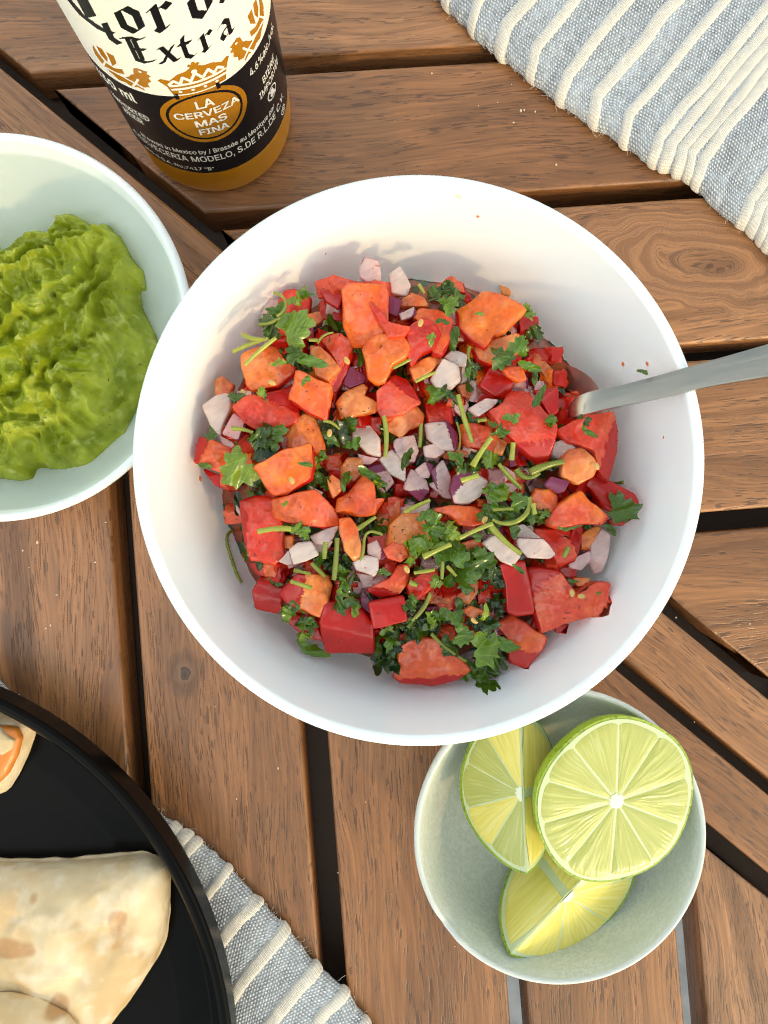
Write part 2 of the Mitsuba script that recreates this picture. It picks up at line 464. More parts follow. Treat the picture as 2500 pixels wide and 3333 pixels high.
def bevel_board(poly, z0, z1, bev=0.0016):
    """A board over a convex polygon (counter-clockwise, world xy) with rounded upper edges."""
    p = np.asarray(poly, float)
    n = len(p)
    e = np.roll(p, -1, 0) - p
    nrm = np.stack([-e[:, 1], e[:, 0]], 1) / np.linalg.norm(e, axis=1, keepdims=True)      # inward

    def inset(d):
        out = []
        for i in range(n):
            a, b = nrm[i - 1], nrm[i]
            out.append(p[i] + np.linalg.solve(np.array([a, b]), [d, d]))
        return np.array(out)

    rings = [(0, z0), (0, z1 - bev)] + [(bev * (1 - math.cos(t)), z1 - bev + bev * math.sin(t)) for t in np.radians([25, 50, 70, 90])]
    v, f = [], []
    for d, z in rings:
        q = inset(d)
        v += [[*x, z] for x in q]
    for r in range(len(rings) - 1):
        for i in range(n):
            a, b = r * n + i, r * n + (i + 1) % n
            f += [[a, b, b + n], [a, b + n, a + n]]
    top, bot = (len(rings) - 1) * n, 0
    for i in range(1, n - 1):
        f += [[top, top + i, top + i + 1], [bot, bot + i + 1, bot + i]]
    return np.array(v), np.array(f)


board_no = 0


def board(poly, along, z0=-TH, z1=0.0, name='plank', bsdf='wood', off=None):
    global board_no
    board_no += 1
    poly = np.asarray(poly, float)
    if Polygon(poly).exterior.is_ccw is False: poly = poly[::-1]
    v, f = bevel_board(poly, z0, z1)
    along = np.asarray(along, float)
    across = np.array([-along[1], along[0]])
    m = trimesh.Trimesh(v, f, process=False)
    sm = trimesh.graph.smooth_shade(m, angle=np.radians(30), facet_minarea=None)
    w = np.array(sm.vertices)
    o = np.random.RandomState(board_no).rand(2) * 0.6 if off is None else off
    uv = np.stack([w[:, :2] @ along + o[0] + 10 * board_no, w[:, :2] @ across - w[:, 2] * 1.0 + o[1]], 1)
    return add(table + '__' + name, (w, np.array(sm.faces)), bsdf, smooth=True, uv=uv)


U, V = frame(4.5)                            # U: along the planks of the upper right, V: across them
D, E_ = frame(-39.4)                         # D: along the two diagonal boards
duv = lambda u, v: U * u + V * v
dde = lambda d, e: D * d + E_ * e
END_H, B1, B2, END_V = 0.0610, (0.0282, 0.0546), (-0.0035, 0.0226), -0.0118


def cut(line_e, v):                          # where the line e = line_e crosses the line v = const
    # duv(u, v) . E_ = line_e
    u = (line_e - v * (V @ E_)) / (U @ E_)
    return duv(u, v)


def cut_u(line_e, u):
    v = (line_e - u * (U @ E_)) / (V @ E_)
    return duv(u, v)


FAR = 0.62
for k, (a, b) in enumerate([(0.2085, 0.2685), (0.276, 0.336), (0.1425, 0.2008), (0.0705, 0.1347), (-0.0030, 0.0632), (-0.0785, -0.0118), (-0.154, -0.087), (-0.23, -0.162)]):
    pa, pb = cut(END_H + (0.0005 * ((k * 7) % 3)), a), cut(END_H + (0.0005 * ((k * 7) % 3)), b)
    board([pa, duv(FAR, a), duv(FAR, b), pb], U)
for a, b in [(-0.40, -0.333), (-0.325, -0.2565), (-0.249, -0.183), (-0.1745, -0.1072), (-0.0990, -0.0335), (-0.0228, 0.0450), (0.0530, 0.1190), (0.1292, 0.195), (0.204, 0.27), (0.279, 0.345)]:
    board([cut_u(END_V, a), duv(a, -FAR), duv(b, -FAR), cut_u(END_V, b)], V)
board([dde(-0.7, B1[0]), dde(0.7, B1[0]), dde(0.7, B1[1]), dde(-0.7, B1[1])], D)
board([dde(-0.7, B2[0]), dde(0.7, B2[0]), dde(0.7, B2[1]), dde(-0.7, B2[1])], D)
# the frame that carries them, dark below the gaps
board([duv(-0.30, -0.5), duv(0.035, -0.5), duv(0.035, 0.05), duv(-0.30, 0.05)], V, -0.060, -0.0225, 'support_board', 'dark_wood')
board([duv(0.10, -0.03), duv(0.55, -0.03), duv(0.55, 0.30), duv(-0.02, 0.30), duv(-0.02, 0.07)], U, -0.090, -0.0520, 'support_board', 'dark_wood')
board([duv(-0.34, 0.06), duv(-0.03, 0.06), duv(-0.03, 0.31), duv(-0.34, 0.31)], U, -0.060, -0.0225, 'support_board', 'dark_wood')
board([dde(0.05, -0.012), dde(0.7, -0.012), dde(0.7, 0.075), dde(0.05, 0.075)], D, -0.050, -0.0230, 'support_board', 'dark_wood')

# ---------------------------------------------------------------- white salsa bowl
SB = np.array([0.0177, 0.0237])
wall_in = spline([(0.0876, 0.0832), (0.0862, 0.0745), (0.0828, 0.060), (0.0765, 0.0435), (0.066, 0.0285), (0.051, 0.0175), (0.034, 0.0115), (0.016, 0.0095), (0.0, 0.0092)], 44)
rim = np.array([0.0895, 0.0832]) + 0.0019 * np.stack([np.cos(np.radians(np.arange(-10, 181, 19))), np.sin(np.radians(np.arange(-10, 181, 19)))], 1)
wall_out = spline([(0.043, 0.0025), (0.056, 0.012), (0.071, 0.030), (0.0815, 0.0505), (0.0880, 0.070), (0.0912, 0.0822)], 26)
prof = np.vstack([[[0, 0.003], [0.036, 0.003], [0.0375, 0.0]], [[0.0415, 0.0]], wall_out, rim, wall_in[1:]])
salsa_bowl = thing('white_bowl', 'large round glossy white bowl full of chunky tomato salsa', 'bowl')
for p_ in [(2143, 1424, .07, .0016), (2130, 1395, .07, .0013), (1975, 1060, .07, .0016), (1490, 640, .08, .0012), (935, 865, .076, .0016), (1025, 830, .075, .0013), (680, 1775, .07, .0011), (2205, 1160, .078, .0012),
           (1268, 828, .072, .0020), (1860, 1085, .066, .0014), (1470, 885, .068, .0012), (1325, 885, .07, .0012), (1930, 1180, .07, .0016), (690, 1990, .078, .0010)]:
    STAINS.append((*at(*p_[:3]), p_[3] * 1.3))
scene[salsa_bowl] = ply(lathe(prof, 200, (*SB, 0)), 'porcelain', smooth=40)


def wall_z(rho):
    w = wall_in[::-1]
    return np.interp(rho, w[:, 0], w[:, 1])


# ---------------------------------------------------------------- pale green guacamole bowl
GB = np.array([-0.1325, 0.0737])
g_in = spline([(0.0672, 0.0515), (0.0650, 0.0435), (0.0595, 0.0315), (0.050, 0.020), (0.037, 0.0118), (0.020, 0.0083), (0.0, 0.0076)], 40)
g_rim = np.array([0.0686, 0.0517]) + 0.0015 * np.stack([np.cos(np.radians(np.arange(-20, 190, 20))), np.sin(np.radians(np.arange(-20, 190, 20)))], 1)
g_out = spline([(0.034, 0.002), (0.047, 0.010), (0.0590, 0.0245), (0.0665, 0.0395), (0.0699, 0.0503)], 20)
gp = np.vstack([[[0, 0.002], [0.028, 0.002], [0.029, 0.0], [0.0325, 0.0]], g_out, g_rim, g_in[1:]])
guac_bowl = thing('celadon_bowl', 'pale blue green glazed bowl holding guacamole at the left edge', 'bowl')
gv, gf = lathe(gp, 180, (*GB, 0))
rimness = np.zeros(len(gp)); i0 = 4 + len(g_out)
rimness[i0 - 3:i0 + len(g_rim) + 2] = 1
rimness[4:i0 - 3] = 0.75
add_key = add(guac_bowl, (gv, gf), 'celadon', smooth=True, uv=np.stack([np.repeat(rimness, 180), np.zeros(len(gv))], 1))

# ---------------------------------------------------------------- small stoneware bowl
LB = np.array([0.0719, -0.1116])
l_in = spline([(0.0515, 0.0440), (0.0502, 0.0375), (0.0470, 0.026), (0.041, 0.0155), (0.031, 0.0092), (0.016, 0.0066), (0, 0.006)], 40)
l_rim = np.array([0.0530, 0.0440]) + 0.0011 * np.stack([np.cos(np.radians(np.arange(-20, 190, 20))), np.sin(np.radians(np.arange(-20, 190, 20)))], 1)
l_out = spline([(0.029, 0.002), (0.039, 0.008), (0.0475, 0.0205), (0.0522, 0.034), (0.0541, 0.0432)], 20)
lp = np.vstack([[[0, 0.002], [0.024, 0.002], [0.025, 0.0], [0.028, 0.0]], l_out, l_rim, l_in[1:]])
lime_bowl = thing('stoneware_bowl', 'small grey green stoneware bowl with a chipped rim holding cut limes', 'bowl')
lv, lf = lathe(lp, 180, (*LB, 0))
rim_l = np.zeros(len(lp)); i1 = 4 + len(l_out)
rim_l[i1:i1 + len(l_rim) - 1] = 1
rim_l[4:i1] = 0.4
# the chip in the rim at the lower left
chip = at(1470, 2990, 0.044)
dchip = np.linalg.norm(lv - chip, axis=1)
dent = np.clip(1 - dchip / 0.0075, 0, 1)
lv = lv + np.stack([np.zeros(len(lv)), np.zeros(len(lv)), -dent * 0.0034 * (0.6 + 0.8 * meshkit.noise(lv * 900))], 1)
cen = np.array([*LB, 0]); rad_ = lv - cen; rad_[:, 2] = 0; rad_ /= np.linalg.norm(rad_, axis=1, keepdims=True) + 1e-9
lv = lv + rad_ * (dent * 0.0008 * (meshkit.noise(lv * 1100, 3) - .3))[:, None]
add(lime_bowl, (lv, lf), 'stone_glaze', smooth=True, uv=np.stack([np.maximum(np.repeat(rim_l, 180), np.clip(dent * 2.2 - .3, 0, 1)), np.zeros(len(lv))], 1))

# ---------------------------------------------------------------- black plate
PB = np.array([-0.2100, -0.2075])
pp = np.vstack([rounded([(0, 0.0085), (0.135, 0.0085), (0.1510, 0.0085), (0.1592, 0.0150), (0.1600, 0.0290), (0.1578, 0.0302), (0.1550, 0.0285), (0.1500, 0.0150), (0.136, 0.0125), (0, 0.0122)], 0.0016)])
plate = thing('black_plate', 'round black plate with a raised rim carrying folded tortillas', 'plate')
scene[plate] = ply(lathe(pp, 240, (*PB, 0)), 'black_glaze', smooth=40)
# ---------------------------------------------------------------- striped towels
def towel(label, edge_px, z_edge, inward, ribs, shear, depth, waves, seed, top=0.0062, fray=260):
    """A folded towel: edge_px = its folded edge in the photograph; inward = world direction of the cords away from the edge."""
    rng = np.random.RandomState(seed)
    t_ = thing('striped_towel', label, 'towel')
    e = np.array([at(*p, z_edge)[:2] for p in edge_px])
    e = spline(e, 500)
    sl = np.r_[0, np.cumsum(np.linalg.norm(np.diff(e, axis=0), axis=1))]
    inward = np.asarray(inward, float) / np.linalg.norm(inward)

    def edge(s):
        return np.stack([np.interp(s, sl, e[:, 0]), np.interp(s, sl, e[:, 1])], -1)

    e_dir = (e[-1] - e[0]) / np.linalg.norm(e[-1] - e[0])
    R = top / 2

    def surf(s, t, lift=0.0):
        """s along the edge, t over the fold: t = 0 at the outermost line, negative underneath."""
        s, t = np.broadcast_arrays(np.asarray(s, float), np.asarray(t, float))
        ang = np.clip(t / R, -np.pi / 2, np.pi / 2)
        out = np.where(np.abs(t) < R * np.pi / 2, R * (1 - np.cos(ang)), R + np.abs(t) - R * np.pi / 2)
        z = R + R * np.sin(ang)
        u = np.clip((t - R * 1.57) / 0.01, 0, 1)
        p3 = np.stack([s * 60, t * 60, s * 0 + seed], -1)
        z = z + u * waves * (meshkit.fbm(p3 * .55, 2, seed) - .42) * 2 + np.clip(t / .004, 0, 1) * 0.0005 * (meshkit.noise(p3 * 6, seed + 3) - .5)
        bulge = np.exp(-((t - 0.008) / 0.0035) ** 2) * 0.0008                 # the hem seam's roll
        z = z + bulge
        wob = (meshkit.noise(np.stack([s * 320, s * 0, s * 0 + seed], -1), seed + 1) - .5) * 0.0011
        pos = edge(s + shear * np.clip(0.012 - t, 0, 0.02)) + (out + wob)[..., None] * inward
        # surface direction, for lifting the cords
        n2 = np.stack([-np.cos(ang) * (np.abs(t) < R * 1.57), np.sin(ang)], -1)
        n2 = np.where((t > R * 1.57)[..., None], [0.0, 1.0], n2)
        n2 = np.where((t < -R * 1.57)[..., None], [0.0, -1.0], n2)
        pos = pos + (lift * n2[..., 0])[..., None] * inward
        return np.concatenate([pos, (z + lift * n2[..., 1])[..., None]], -1)

    S, L = np.linspace(0, sl[-1] - .001, 420), np.r_[np.linspace(-0.02, -0.006, 8), np.linspace(-0.0055, 0.016, 44), np.linspace(0.0164, depth, 170)]
    gs, gt = np.meshgrid(S, L, indexing='ij')
    v = surf(gs, gt).reshape(-1, 3)
    n = len(L)
    i, j = np.meshgrid(np.arange(len(S) - 1), np.arange(n - 1), indexing='ij')
    q = np.stack([i * n + j, (i + 1) * n + j, (i + 1) * n + j + 1, i * n + j + 1], -1).reshape(-1, 4)
    add(t_ + '__cloth', (v, q), 'weave', smooth=True, uv=np.stack([gs.ravel(), gt.ravel()], 1))
    for s0 in ribs:                                                       # raised cords, each a half-round band over the fold
        tt = L[L > -0.009]
        w = 0.0026 * (1 + 0.08 * rng.randn())
        a = np.linspace(-1, 1, 9)
        wander = (meshkit.noise(np.stack([tt * 70, tt * 0 + s0 * 900, tt * 0], -1), seed) - .5) * 0.0016
        ss = s0 + wander[:, None] + a[None] * w
        vv = surf(ss, np.broadcast_to(tt[:, None], ss.shape), lift=np.sqrt(np.clip(1 - a[None] ** 2, 0, 1)) * 0.0011 - 0.0001 + 0 * ss)
        m = len(a)
        i, j = np.meshgrid(np.arange(len(tt) - 1), np.arange(m - 1), indexing='ij')
        q = np.stack([i * m + j, i * m + j + 1, (i + 1) * m + j + 1, (i + 1) * m + j], -1).reshape(-1, 4)
        uv = np.stack(np.broadcast_arrays(a[None] * w * 1.5 + s0, tt[:, None]), -1).reshape(-1, 2)
        add(t_ + '__cord', (vv.reshape(-1, 3), q), 'cord', smooth=True, uv=uv)
    hairs = []
    for _ in range(fray):
        s, t = rng.rand() * (sl[-1] - .004), rng.uniform(-0.003, 0.003)
        p0 = surf(s, t)
        d = np.r_[-inward * rng.uniform(.2, 1) + e_dir * rng.uniform(-.9, .9), rng.uniform(-.2, .5)]
        ln = rng.uniform(.0008, .0028) * (1 + (rng.rand() < .1))
        pts = [p0]
        for _k in range(3):
            d = d / np.linalg.norm(d) + rng.randn(3) * .5
            d[2] = max(d[2], -.2)
            q_ = pts[-1] + d / np.linalg.norm(d) * ln / 3
            q_[2] = max(q_[2], .0004)
            pts.append(q_)
        hairs.append(tube(np.array(pts), 0.00007, 3, False))
    hk = add(t_ + '__loose_fibres', merge(hairs), 'fibre')
    labels[hk] = {'kind': 'stuff'}
    return t_


k2 = 0.6631
edge1 = [(1380, -45)] + [(1400 + x * k2, y * k2) for x, y in [(50, 0), (200, 160), (370, 300), (500, 400), (650, 520), (770, 600), (960, 720), (1090, 810), (1280, 900), (1430, 1050), (1560, 1140), (1659, 1240)]] + [(2600, 905), (2720, 990)]
r0 = 0.0062
towel('blue grey woven towel with raised cream cords in the upper right corner', edge1, 0.0031, (0.63, 0.78),
      [r0 + .0015, r0 + .0178, r0 + .0337, r0 + .0495, r0 + .0667, r0 + .083, r0 + .0992, r0 + .1150, r0 + .1206, r0 + .1258, r0 + .1306, r0 + .1354, r0 + .1623, r0 + .1670, r0 + .1722, r0 + .177, r0 + .182], 0.42, 0.20, 0.0026, 5)
k8 = 0.7233
edge2 = [(-110, 2130), (40, 2255), (240, 2440)] + [(x * k8, 2150 + y * k8) for x, y in [(700, 680), (890, 800), (1030, 930), (1150, 1060), (1290, 1200), (1420, 1360), (1560, 1490), (1640, 1600)]] + [(1280, 3420), (1380, 3540)]
e2 = np.array([at(*p, 0.0028)[:2] for p in edge2]); l2 = np.r_[0, np.cumsum(np.linalg.norm(np.diff(e2, axis=0), axis=1))]
ribs2 = [l2[4] - .012, l2[4] - .0064, l2[4] - .0010] + [float(np.interp(x, e2[:, 0], l2)) for x in [at(860 * k8 + 12, 2700, .003)[0], at(1012 * k8 + 8, 2700, .003)[0], at(1135 * k8 + 8, 2900, .003)[0], at(1272 * k8 + 6, 3000, .003)[0], at(1405 * k8 + 6, 3100, .003)[0], at(1530 * k8 + 6, 3200, .003)[0], at(1640 * k8, 3320, .003)[0]]] + [.012, .03, .048]
towel('blue grey woven towel with cream cords lying under the black plate', edge2, 0.0028, (-0.60, -0.80), ribs2, 0.15, 0.17, 0.0003, 8, top=0.0056, fray=200)

# ---------------------------------------------------------------- spoon standing in the salsa
spoon = thing('serving_spoon', 'brushed steel spoon stuck in the salsa, handle over the bowl rim', 'spoon')
zs = lambda x: np.interp(x, [1850, 1905, 2000, 2280, 2500, 3600], [0.0600, 0.0665, 0.0725, 0.0872, 0.0985, 0.150])
up = [(1868, 1316), (1900, 1288), (1980, 1267), (2076, 1244), (2258, 1194), (2500, 1125), (3100, 950), (3500, 832)]
lo = [(1862, 1362), (1905, 1352), (2000, 1329), (2120, 1305), (2288, 1266), (2500, 1229), (3100, 1090), (3500, 998)]
A = spline([at(x, y, zs(x)) for x, y in up], 70)
B_ = spline([at(x, y, zs(x)) for x, y in lo], 70)
nrm = np.cross(np.gradient(A, axis=0), B_ - A); nrm /= np.linalg.norm(nrm, axis=1, keepdims=True); nrm *= -np.sign(nrm[:, 2:])
cross_ = []
for f_, h_ in [(0, -.0019), (0, -.0003), (.03, 0), (.25, .00022), (.5, .0003), (.75, .00022), (.97, 0), (1, -.0003), (1, -.0019), (.5, -.0021)]:
    cross_.append(A + (B_ - A) * f_ + nrm * h_)
cv = np.stack(cross_, 1); n = cv.shape[1]
i, j = np.meshgrid(np.arange(len(A) - 1), np.arange(n), indexing='ij')
q = np.stack([i * n + j, i * n + (j + 1) % n, (i + 1) * n + (j + 1) % n, (i + 1) * n + j], -1).reshape(-1, 4)
f = np.vstack([q[:, [0, 1, 2]], q[:, [0, 2, 3]], [[0, k + 1, k] for k in range(1, n - 1)], [[len(cv) * n - n, len(cv) * n - n + k, len(cv) * n - n + k + 1] for k in range(1, n - 1)]])
su = np.r_[0, np.cumsum(np.linalg.norm(np.diff(A, axis=0), axis=1))]
uvs = np.stack(np.broadcast_arrays(su[:, None], np.array([0, 0, .01, .1, .2, .3, .39, .4, .4, .2])[None] * .02), -1).reshape(-1, 2)
add_uv(spoon + '__handle', cv.reshape(-1, 3), f, uvs, 'steel', 40)
# its bowl lies in the salsa
th_, ph_ = np.meshgrid(np.linspace(0, 1, 14), np.linspace(0, 2 * np.pi, 40, endpoint=False), indexing='ij')
c0, ax = at(1715, 1345, 0.049), np.array([-0.90, -0.12, -0.40]); ax /= np.linalg.norm(ax)
sd = np.cross([0, 0, 1], ax); sd /= np.linalg.norm(sd); nn = np.cross(ax, sd)
x_, y_ = th_ * np.cos(ph_) * 0.027, th_ * np.sin(ph_) * 0.0185
z_ = -0.007 * (1 - th_ ** 2)
sv = c0 + x_[..., None] * ax + y_[..., None] * sd + z_[..., None] * nn
sv2 = sv - nn * 0.0012
nr, nc = th_.shape
i, j = np.meshgrid(np.arange(nr - 1), np.arange(nc), indexing='ij')
q = np.stack([i * nc + j, (i + 1) * nc + j, (i + 1) * nc + (j + 1) % nc, i * nc + (j + 1) % nc], -1).reshape(-1, 4)
vv = np.vstack([sv.reshape(-1, 3), sv2.reshape(-1, 3)])
kk = np.arange(nc); o = (nr - 1) * nc; N = nr * nc
rimq = np.stack([o + kk, o + kk + N, o + (kk + 1) % nc + N, o + (kk + 1) % nc], 1)
add_uv(spoon + '__bowl', vv, np.vstack([q[:, [0, 1, 2]], q[:, [0, 2, 3]], q[:, [0, 2, 1]] + N, q[:, [0, 3, 2]] + N, rimq[:, [0, 1, 2]], rimq[:, [0, 2, 3]]]), np.zeros((len(vv), 2)), 'steel', 40)

# ---------------------------------------------------------------- guacamole
guac = thing('guacamole', 'green mashed guacamole heaped in the pale blue green bowl', 'guacamole')
g_out_px = [(-420, 900), (-330, 770), (-150, 735), (-30, 775), (75, 725), (150, 728), (170, 690), (225, 672), (262, 690), (290, 725), (352, 720), (395, 760), (420, 830), (460, 870), (460, 925), (432, 925), (440, 985), (490, 1080), (510, 1115), (480, 1180), (440, 1260), (410, 1340), (385, 1400), (345, 1430), (290, 1490), (265, 1510), (180, 1525), (90, 1520), (90, 1560), (50, 1572), (-60, 1555), (-250, 1500), (-400, 1350), (-470, 1100)]
gz = 0.028
gpoly = Polygon([at(x, y, gz)[:2] for x, y in g_out_px]).buffer(0.0012).buffer(-0.0012)
xs = np.arange(GB[0] - .062, GB[0] + .062, 0.00042)
gx, gy = np.meshgrid(xs, np.arange(GB[1] - .066, GB[1] + .066, 0.00042), indexing='ij')
from scipy.ndimage import distance_transform_edt, gaussian_filter
from shapely import contains_xy
inside = contains_xy(gpoly, gx, gy)
dist_in = distance_transform_edt(inside) * 0.00042
P3 = np.stack([gx, gy, gx * 0 + 1.0], -1)
warp = np.stack([meshkit.fbm(P3 * 55, 3, 1) - .5, meshkit.fbm(P3 * 55, 3, 2) - .5, 0 * gx], -1) * 0.020
ca, sa = math.cos(math.radians(28)), math.sin(math.radians(28))       # the spoon's strokes run up to the right
Q = P3 + warp
al, ac = Q[..., 0] * ca + Q[..., 1] * sa, -Q[..., 0] * sa + Q[..., 1] * ca


def folds(a, b, scale, seed):
    x = meshkit.fbm(np.stack([a * scale * .38, b * scale, 0 * a + seed], -1), 2, seed)
    ph = x * 7
    fr = ph - np.floor(ph)
    return np.where(fr < .8, fr / .8, (1 - fr) / .2)                 # slow rise, steep fall: overlapping folds


h = 0.64 * folds(al, ac, 42, 11) + 0.36 * folds(ac * .8 + al * .5, al, 60, 12)
h = gaussian_filter(h, 1.3)
lum = np.abs(meshkit.fbm(Q * 210, 3, 4) - .5) * 2
r = np.hypot(gx - GB[0], gy - GB[1])
mound = 0.030 * (1 - np.exp(-dist_in / 0.0115)) + 0.010 * np.exp(-((gx - at(140, 1050, .05)[0]) ** 2 + (gy - at(140, 1050, .05)[1]) ** 2) / .03 ** 2)
fade = 1 - np.exp(-dist_in / 0.0035)
gzs = np.interp(r, g_in[::-1][:, 0], g_in[::-1][:, 1])
zz = np.minimum(gzs, 0.022) - 0.002 + mound * .76 + fade * (meshkit.fbm(Q * 130, 3, 21) * .0085 - .0040 + h * 0.0135 + np.abs(meshkit.fbm(P3 * 340, 2, 31) - .5) * -.0042 + (1 - lum) * 0.0030 + (meshkit.fbm(Q * 300, 2, 9) - .5) * .0009)
zz = np.where(inside, zz, gzs - 0.004)
keep = inside | (distance_transform_edt(~inside) < 2.5)
vid = -np.ones(inside.shape, int); vid[keep] = np.arange(keep.sum())
a_, b_, c__, d_ = vid[:-1, :-1], vid[1:, :-1], vid[1:, 1:], vid[:-1, 1:]
ok = (a_ >= 0) & (b_ >= 0) & (c__ >= 0) & (d_ >= 0)
push = (gaussian_filter(h, 3) - .5) * 0.0022 * fade                    # let the folds lean over a little
gvx = np.stack([gx + push * .7, gy - push * .7, zz], -1)[keep]
scene[guac] = ply((gvx, np.stack([a_[ok], b_[ok], c__[ok], d_[ok]], 1)), 'guacamole', smooth=True)

# ---------------------------------------------------------------- cut limes


def fan(pts, lift=0.0, seed=0, rings=6):
    """A flat region (2-D outline, counter-clockwise) as rings towards its centre, bulging by lift."""
    p = np.asarray(pts, float)
    c = p.mean(0)
    out, uvh = [], []
    for k in range(rings):
        t = k / (rings - 1)
        s = 1 - t * .97
        z = lift * math.sqrt(max(0, 1 - s ** 4))
        out += [[*(c + (x - c) * s), z] for x in p]
    n = len(p)
    f = []
    for r_ in range(rings - 1):
        for i in range(n):
            a, b = r_ * n + i, r_ * n + (i + 1) % n
            f += [[a, b, b + n], [a, b + n, a + n]]
    for i in range(1, n - 1):
        l = (rings - 1) * n
        f.append([l, l + i, l + i + 1])
    return np.array(out), np.array(f)


def lime(label, centre, axis, ridge, kind, R, Lz, seed, nseg=10, phase=0.0, spread=None, shade=0):
    """A piece of lime. Local frame: z = the lime's axis, out of its cross cut; y = out of the second, lengthwise cut; x along the ridge between the two."""
    import manifold3d as m3
    rng = np.random.RandomState(seed)
    name = thing('cut_lime', label, 'lime')
    z = np.asarray(axis, float); z /= np.linalg.norm(z)
    x = np.asarray(ridge, float); x = x - z * (x @ z); x /= np.linalg.norm(x)
    y = np.cross(z, x)
    M = np.stack([x, y, z], 1)
    put = lambda v: np.asarray(v) @ M.T + np.asarray(centre)
    wob = lambda a: 1 + 0.018 * np.sin(2 * a + seed) + 0.012 * np.sin(5 * a + 2 * seed)
    # rind: a solid half (or quarter) ellipsoid
    s = trimesh.creation.icosphere(5)
    v = s.vertices * [1, 1, 1]
    a = np.arctan2(v[:, 1], v[:, 0])
    v = v * np.stack([R * wob(a), R * wob(a), np.full(len(v), Lz)], 1)
    v *= 1 + 0.006 * (meshkit.noise(v * 500, seed) - .5)[:, None]
    m = m3.Manifold(m3.Mesh(np.asarray(v, np.float32), np.asarray(s.faces, np.uint32)))
    m = m.trim_by_plane([0, 0, -1], 0.0)
    if kind == 'quarter': m = m.trim_by_plane([0, -1, 0], 0.0)
    if kind == 'slice': m = m.trim_by_plane([0, 0, 1], -spread)
    g = m.to_mesh()
    scene_v = np.array(g.vert_properties[:, :3], float)
    add(name + '__rind', (put(scene_v), np.array(g.tri_verts)), 'rind', smooth=40)
    rt = 0.0009                                                        # thickness of the green skin seen on the cut
    th = np.linspace(0, 2 * np.pi, 120, endpoint=False) if kind != 'quarter' else np.linspace(-np.pi, 0, 70)
    rr = (R * wob(th) - rt)
    ring = np.stack([rr * np.cos(th), rr * np.sin(th) + (.0006 if kind == 'quarter' else 0)], 1)
    pv, pf = fan(ring, 0.0002, rings=4)
    pv[:, 2] += 0.00025
    add(name + '__pith', (put(pv), pf), 'pith', smooth=True)
    # segments of the cross cut
    full = kind != 'quarter'
    edges = phase + np.cumsum(np.r_[0, rng.uniform(.85, 1.15, nseg)]); edges = (edges - edges[0]) / (edges[-1] - edges[0]) * (2 * np.pi if full else np.pi) + (phase if full else -np.pi)
    pith = 0.0013
    for k in range(nseg):
        a0, a1 = edges[k], edges[k + 1]
        n_ = 14
        aa = np.linspace(a0, a1, n_)
        gap = 0.00022 * rng.uniform(.7, 1.5)
        outer = (R * wob(aa) - rt - pith * (1 + .25 * np.sin(aa * 7 + seed)) - 0.0012 * np.abs(np.linspace(-1, 1, n_)) ** 5)
        ins = np.arcsin(np.clip(gap / outer, 0, .4))
        aa2 = np.clip(aa, a0 + ins, a1 - ins)
        po = np.stack([outer * np.cos(aa2), outer * np.sin(aa2)], 1)
        mid = (a0 + a1) / 2
        core = 0.0022 + .0006 * rng.rand()
        r1 = np.linspace(outer[-1], core, 8)[1:]
        i1_ = np.minimum(np.arcsin(np.clip(gap / r1, 0, .95)), (a1 - a0) * .49)
        p1 = np.stack([r1 * np.cos(a1 - i1_), r1 * np.sin(a1 - i1_)], 1)
        r2 = np.linspace(core, outer[0], 8)[:-1]
        i2_ = np.minimum(np.arcsin(np.clip(gap / r2, 0, .95)), (a1 - a0) * .49)
        p2 = np.stack([r2 * np.cos(a0 + i2_), r2 * np.sin(a0 + i2_)], 1)
        sv, sf = fan(np.vstack([po, p1, p2]), 0.00045, rings=7)
        sv[:, 2] += 0.0004
        uv = np.stack([(np.arctan2(sv[:, 1], sv[:, 0]) - mid + np.pi) % (2 * np.pi) - np.pi + k * 3.7 + seed, np.clip(np.hypot(sv[:, 0], sv[:, 1]) / R, 0, 1.5) + (2 if rng.rand() < shade else 0)], 1)
        add(name + '__segment', (put(sv), sf), 'pulp', smooth=True, uv=uv)
    ca_ = np.linspace(0, 2 * np.pi, 24, endpoint=False) if full else np.linspace(-np.pi, 0, 16)
    cr_ = 0.0029 * (.75 + .35 * np.abs(np.sin(ca_ * nseg / (2 if full else 1) - phase)))
    sv, sf = fan(np.stack([cr_ * np.cos(ca_), cr_ * np.sin(ca_)], 1), 0.0003, rings=4)
    sv[:, 2] += 0.00065
    add(name + '__core', (put(sv), sf), 'core', smooth=True)
    if kind == 'quarter':                                              # the lengthwise cut: pith, then two wide fields of pulp beside the core
        t = np.linspace(0, np.pi, 50)
        half = np.stack([(R - rt) * np.cos(t), -(Lz - rt) * np.sin(t)], 1)[::-1]
        pv, pf = fan(half, 0.0002, rings=4)
        to = lambda w: put(np.stack([w[:, 0], w[:, 2] + 0.0003, w[:, 1] + 0.0005], 1))
        add(name + '__cut_pith', (to(pv), pf[:, ::-1]), 'pith', smooth=True)
        for sgn in (-1, 1):
            t = np.linspace(0.10, np.pi / 2 - .10, 20)
            q_ = np.stack([sgn * (R - rt - .0017) * np.cos(t), -(Lz - rt - .0017) * np.sin(t)], 1)
            q_ = np.vstack([q_, [[sgn * .0020, -(Lz) * .86], [sgn * .0016, -(Lz) * .4], [sgn * .0018, -.0005]], [[sgn * R * .5, -.0004]]])
            if sgn > 0: q_ = q_[::-1]
            sv, sf = fan(q_, 0.0006, rings=7)
            sv[:, 2] += 0.0003
            uv = np.stack([sv[:, 1] / R * 1.2 + 5 * sgn + seed, np.clip(np.abs(sv[:, 0]) / R, 0, 1.2) * .5 + .3 + 2], 1)
            add(name + '__cut_segment', (to(sv), sf[:, ::-1]), 'pulp', smooth=True, uv=uv)
    return name


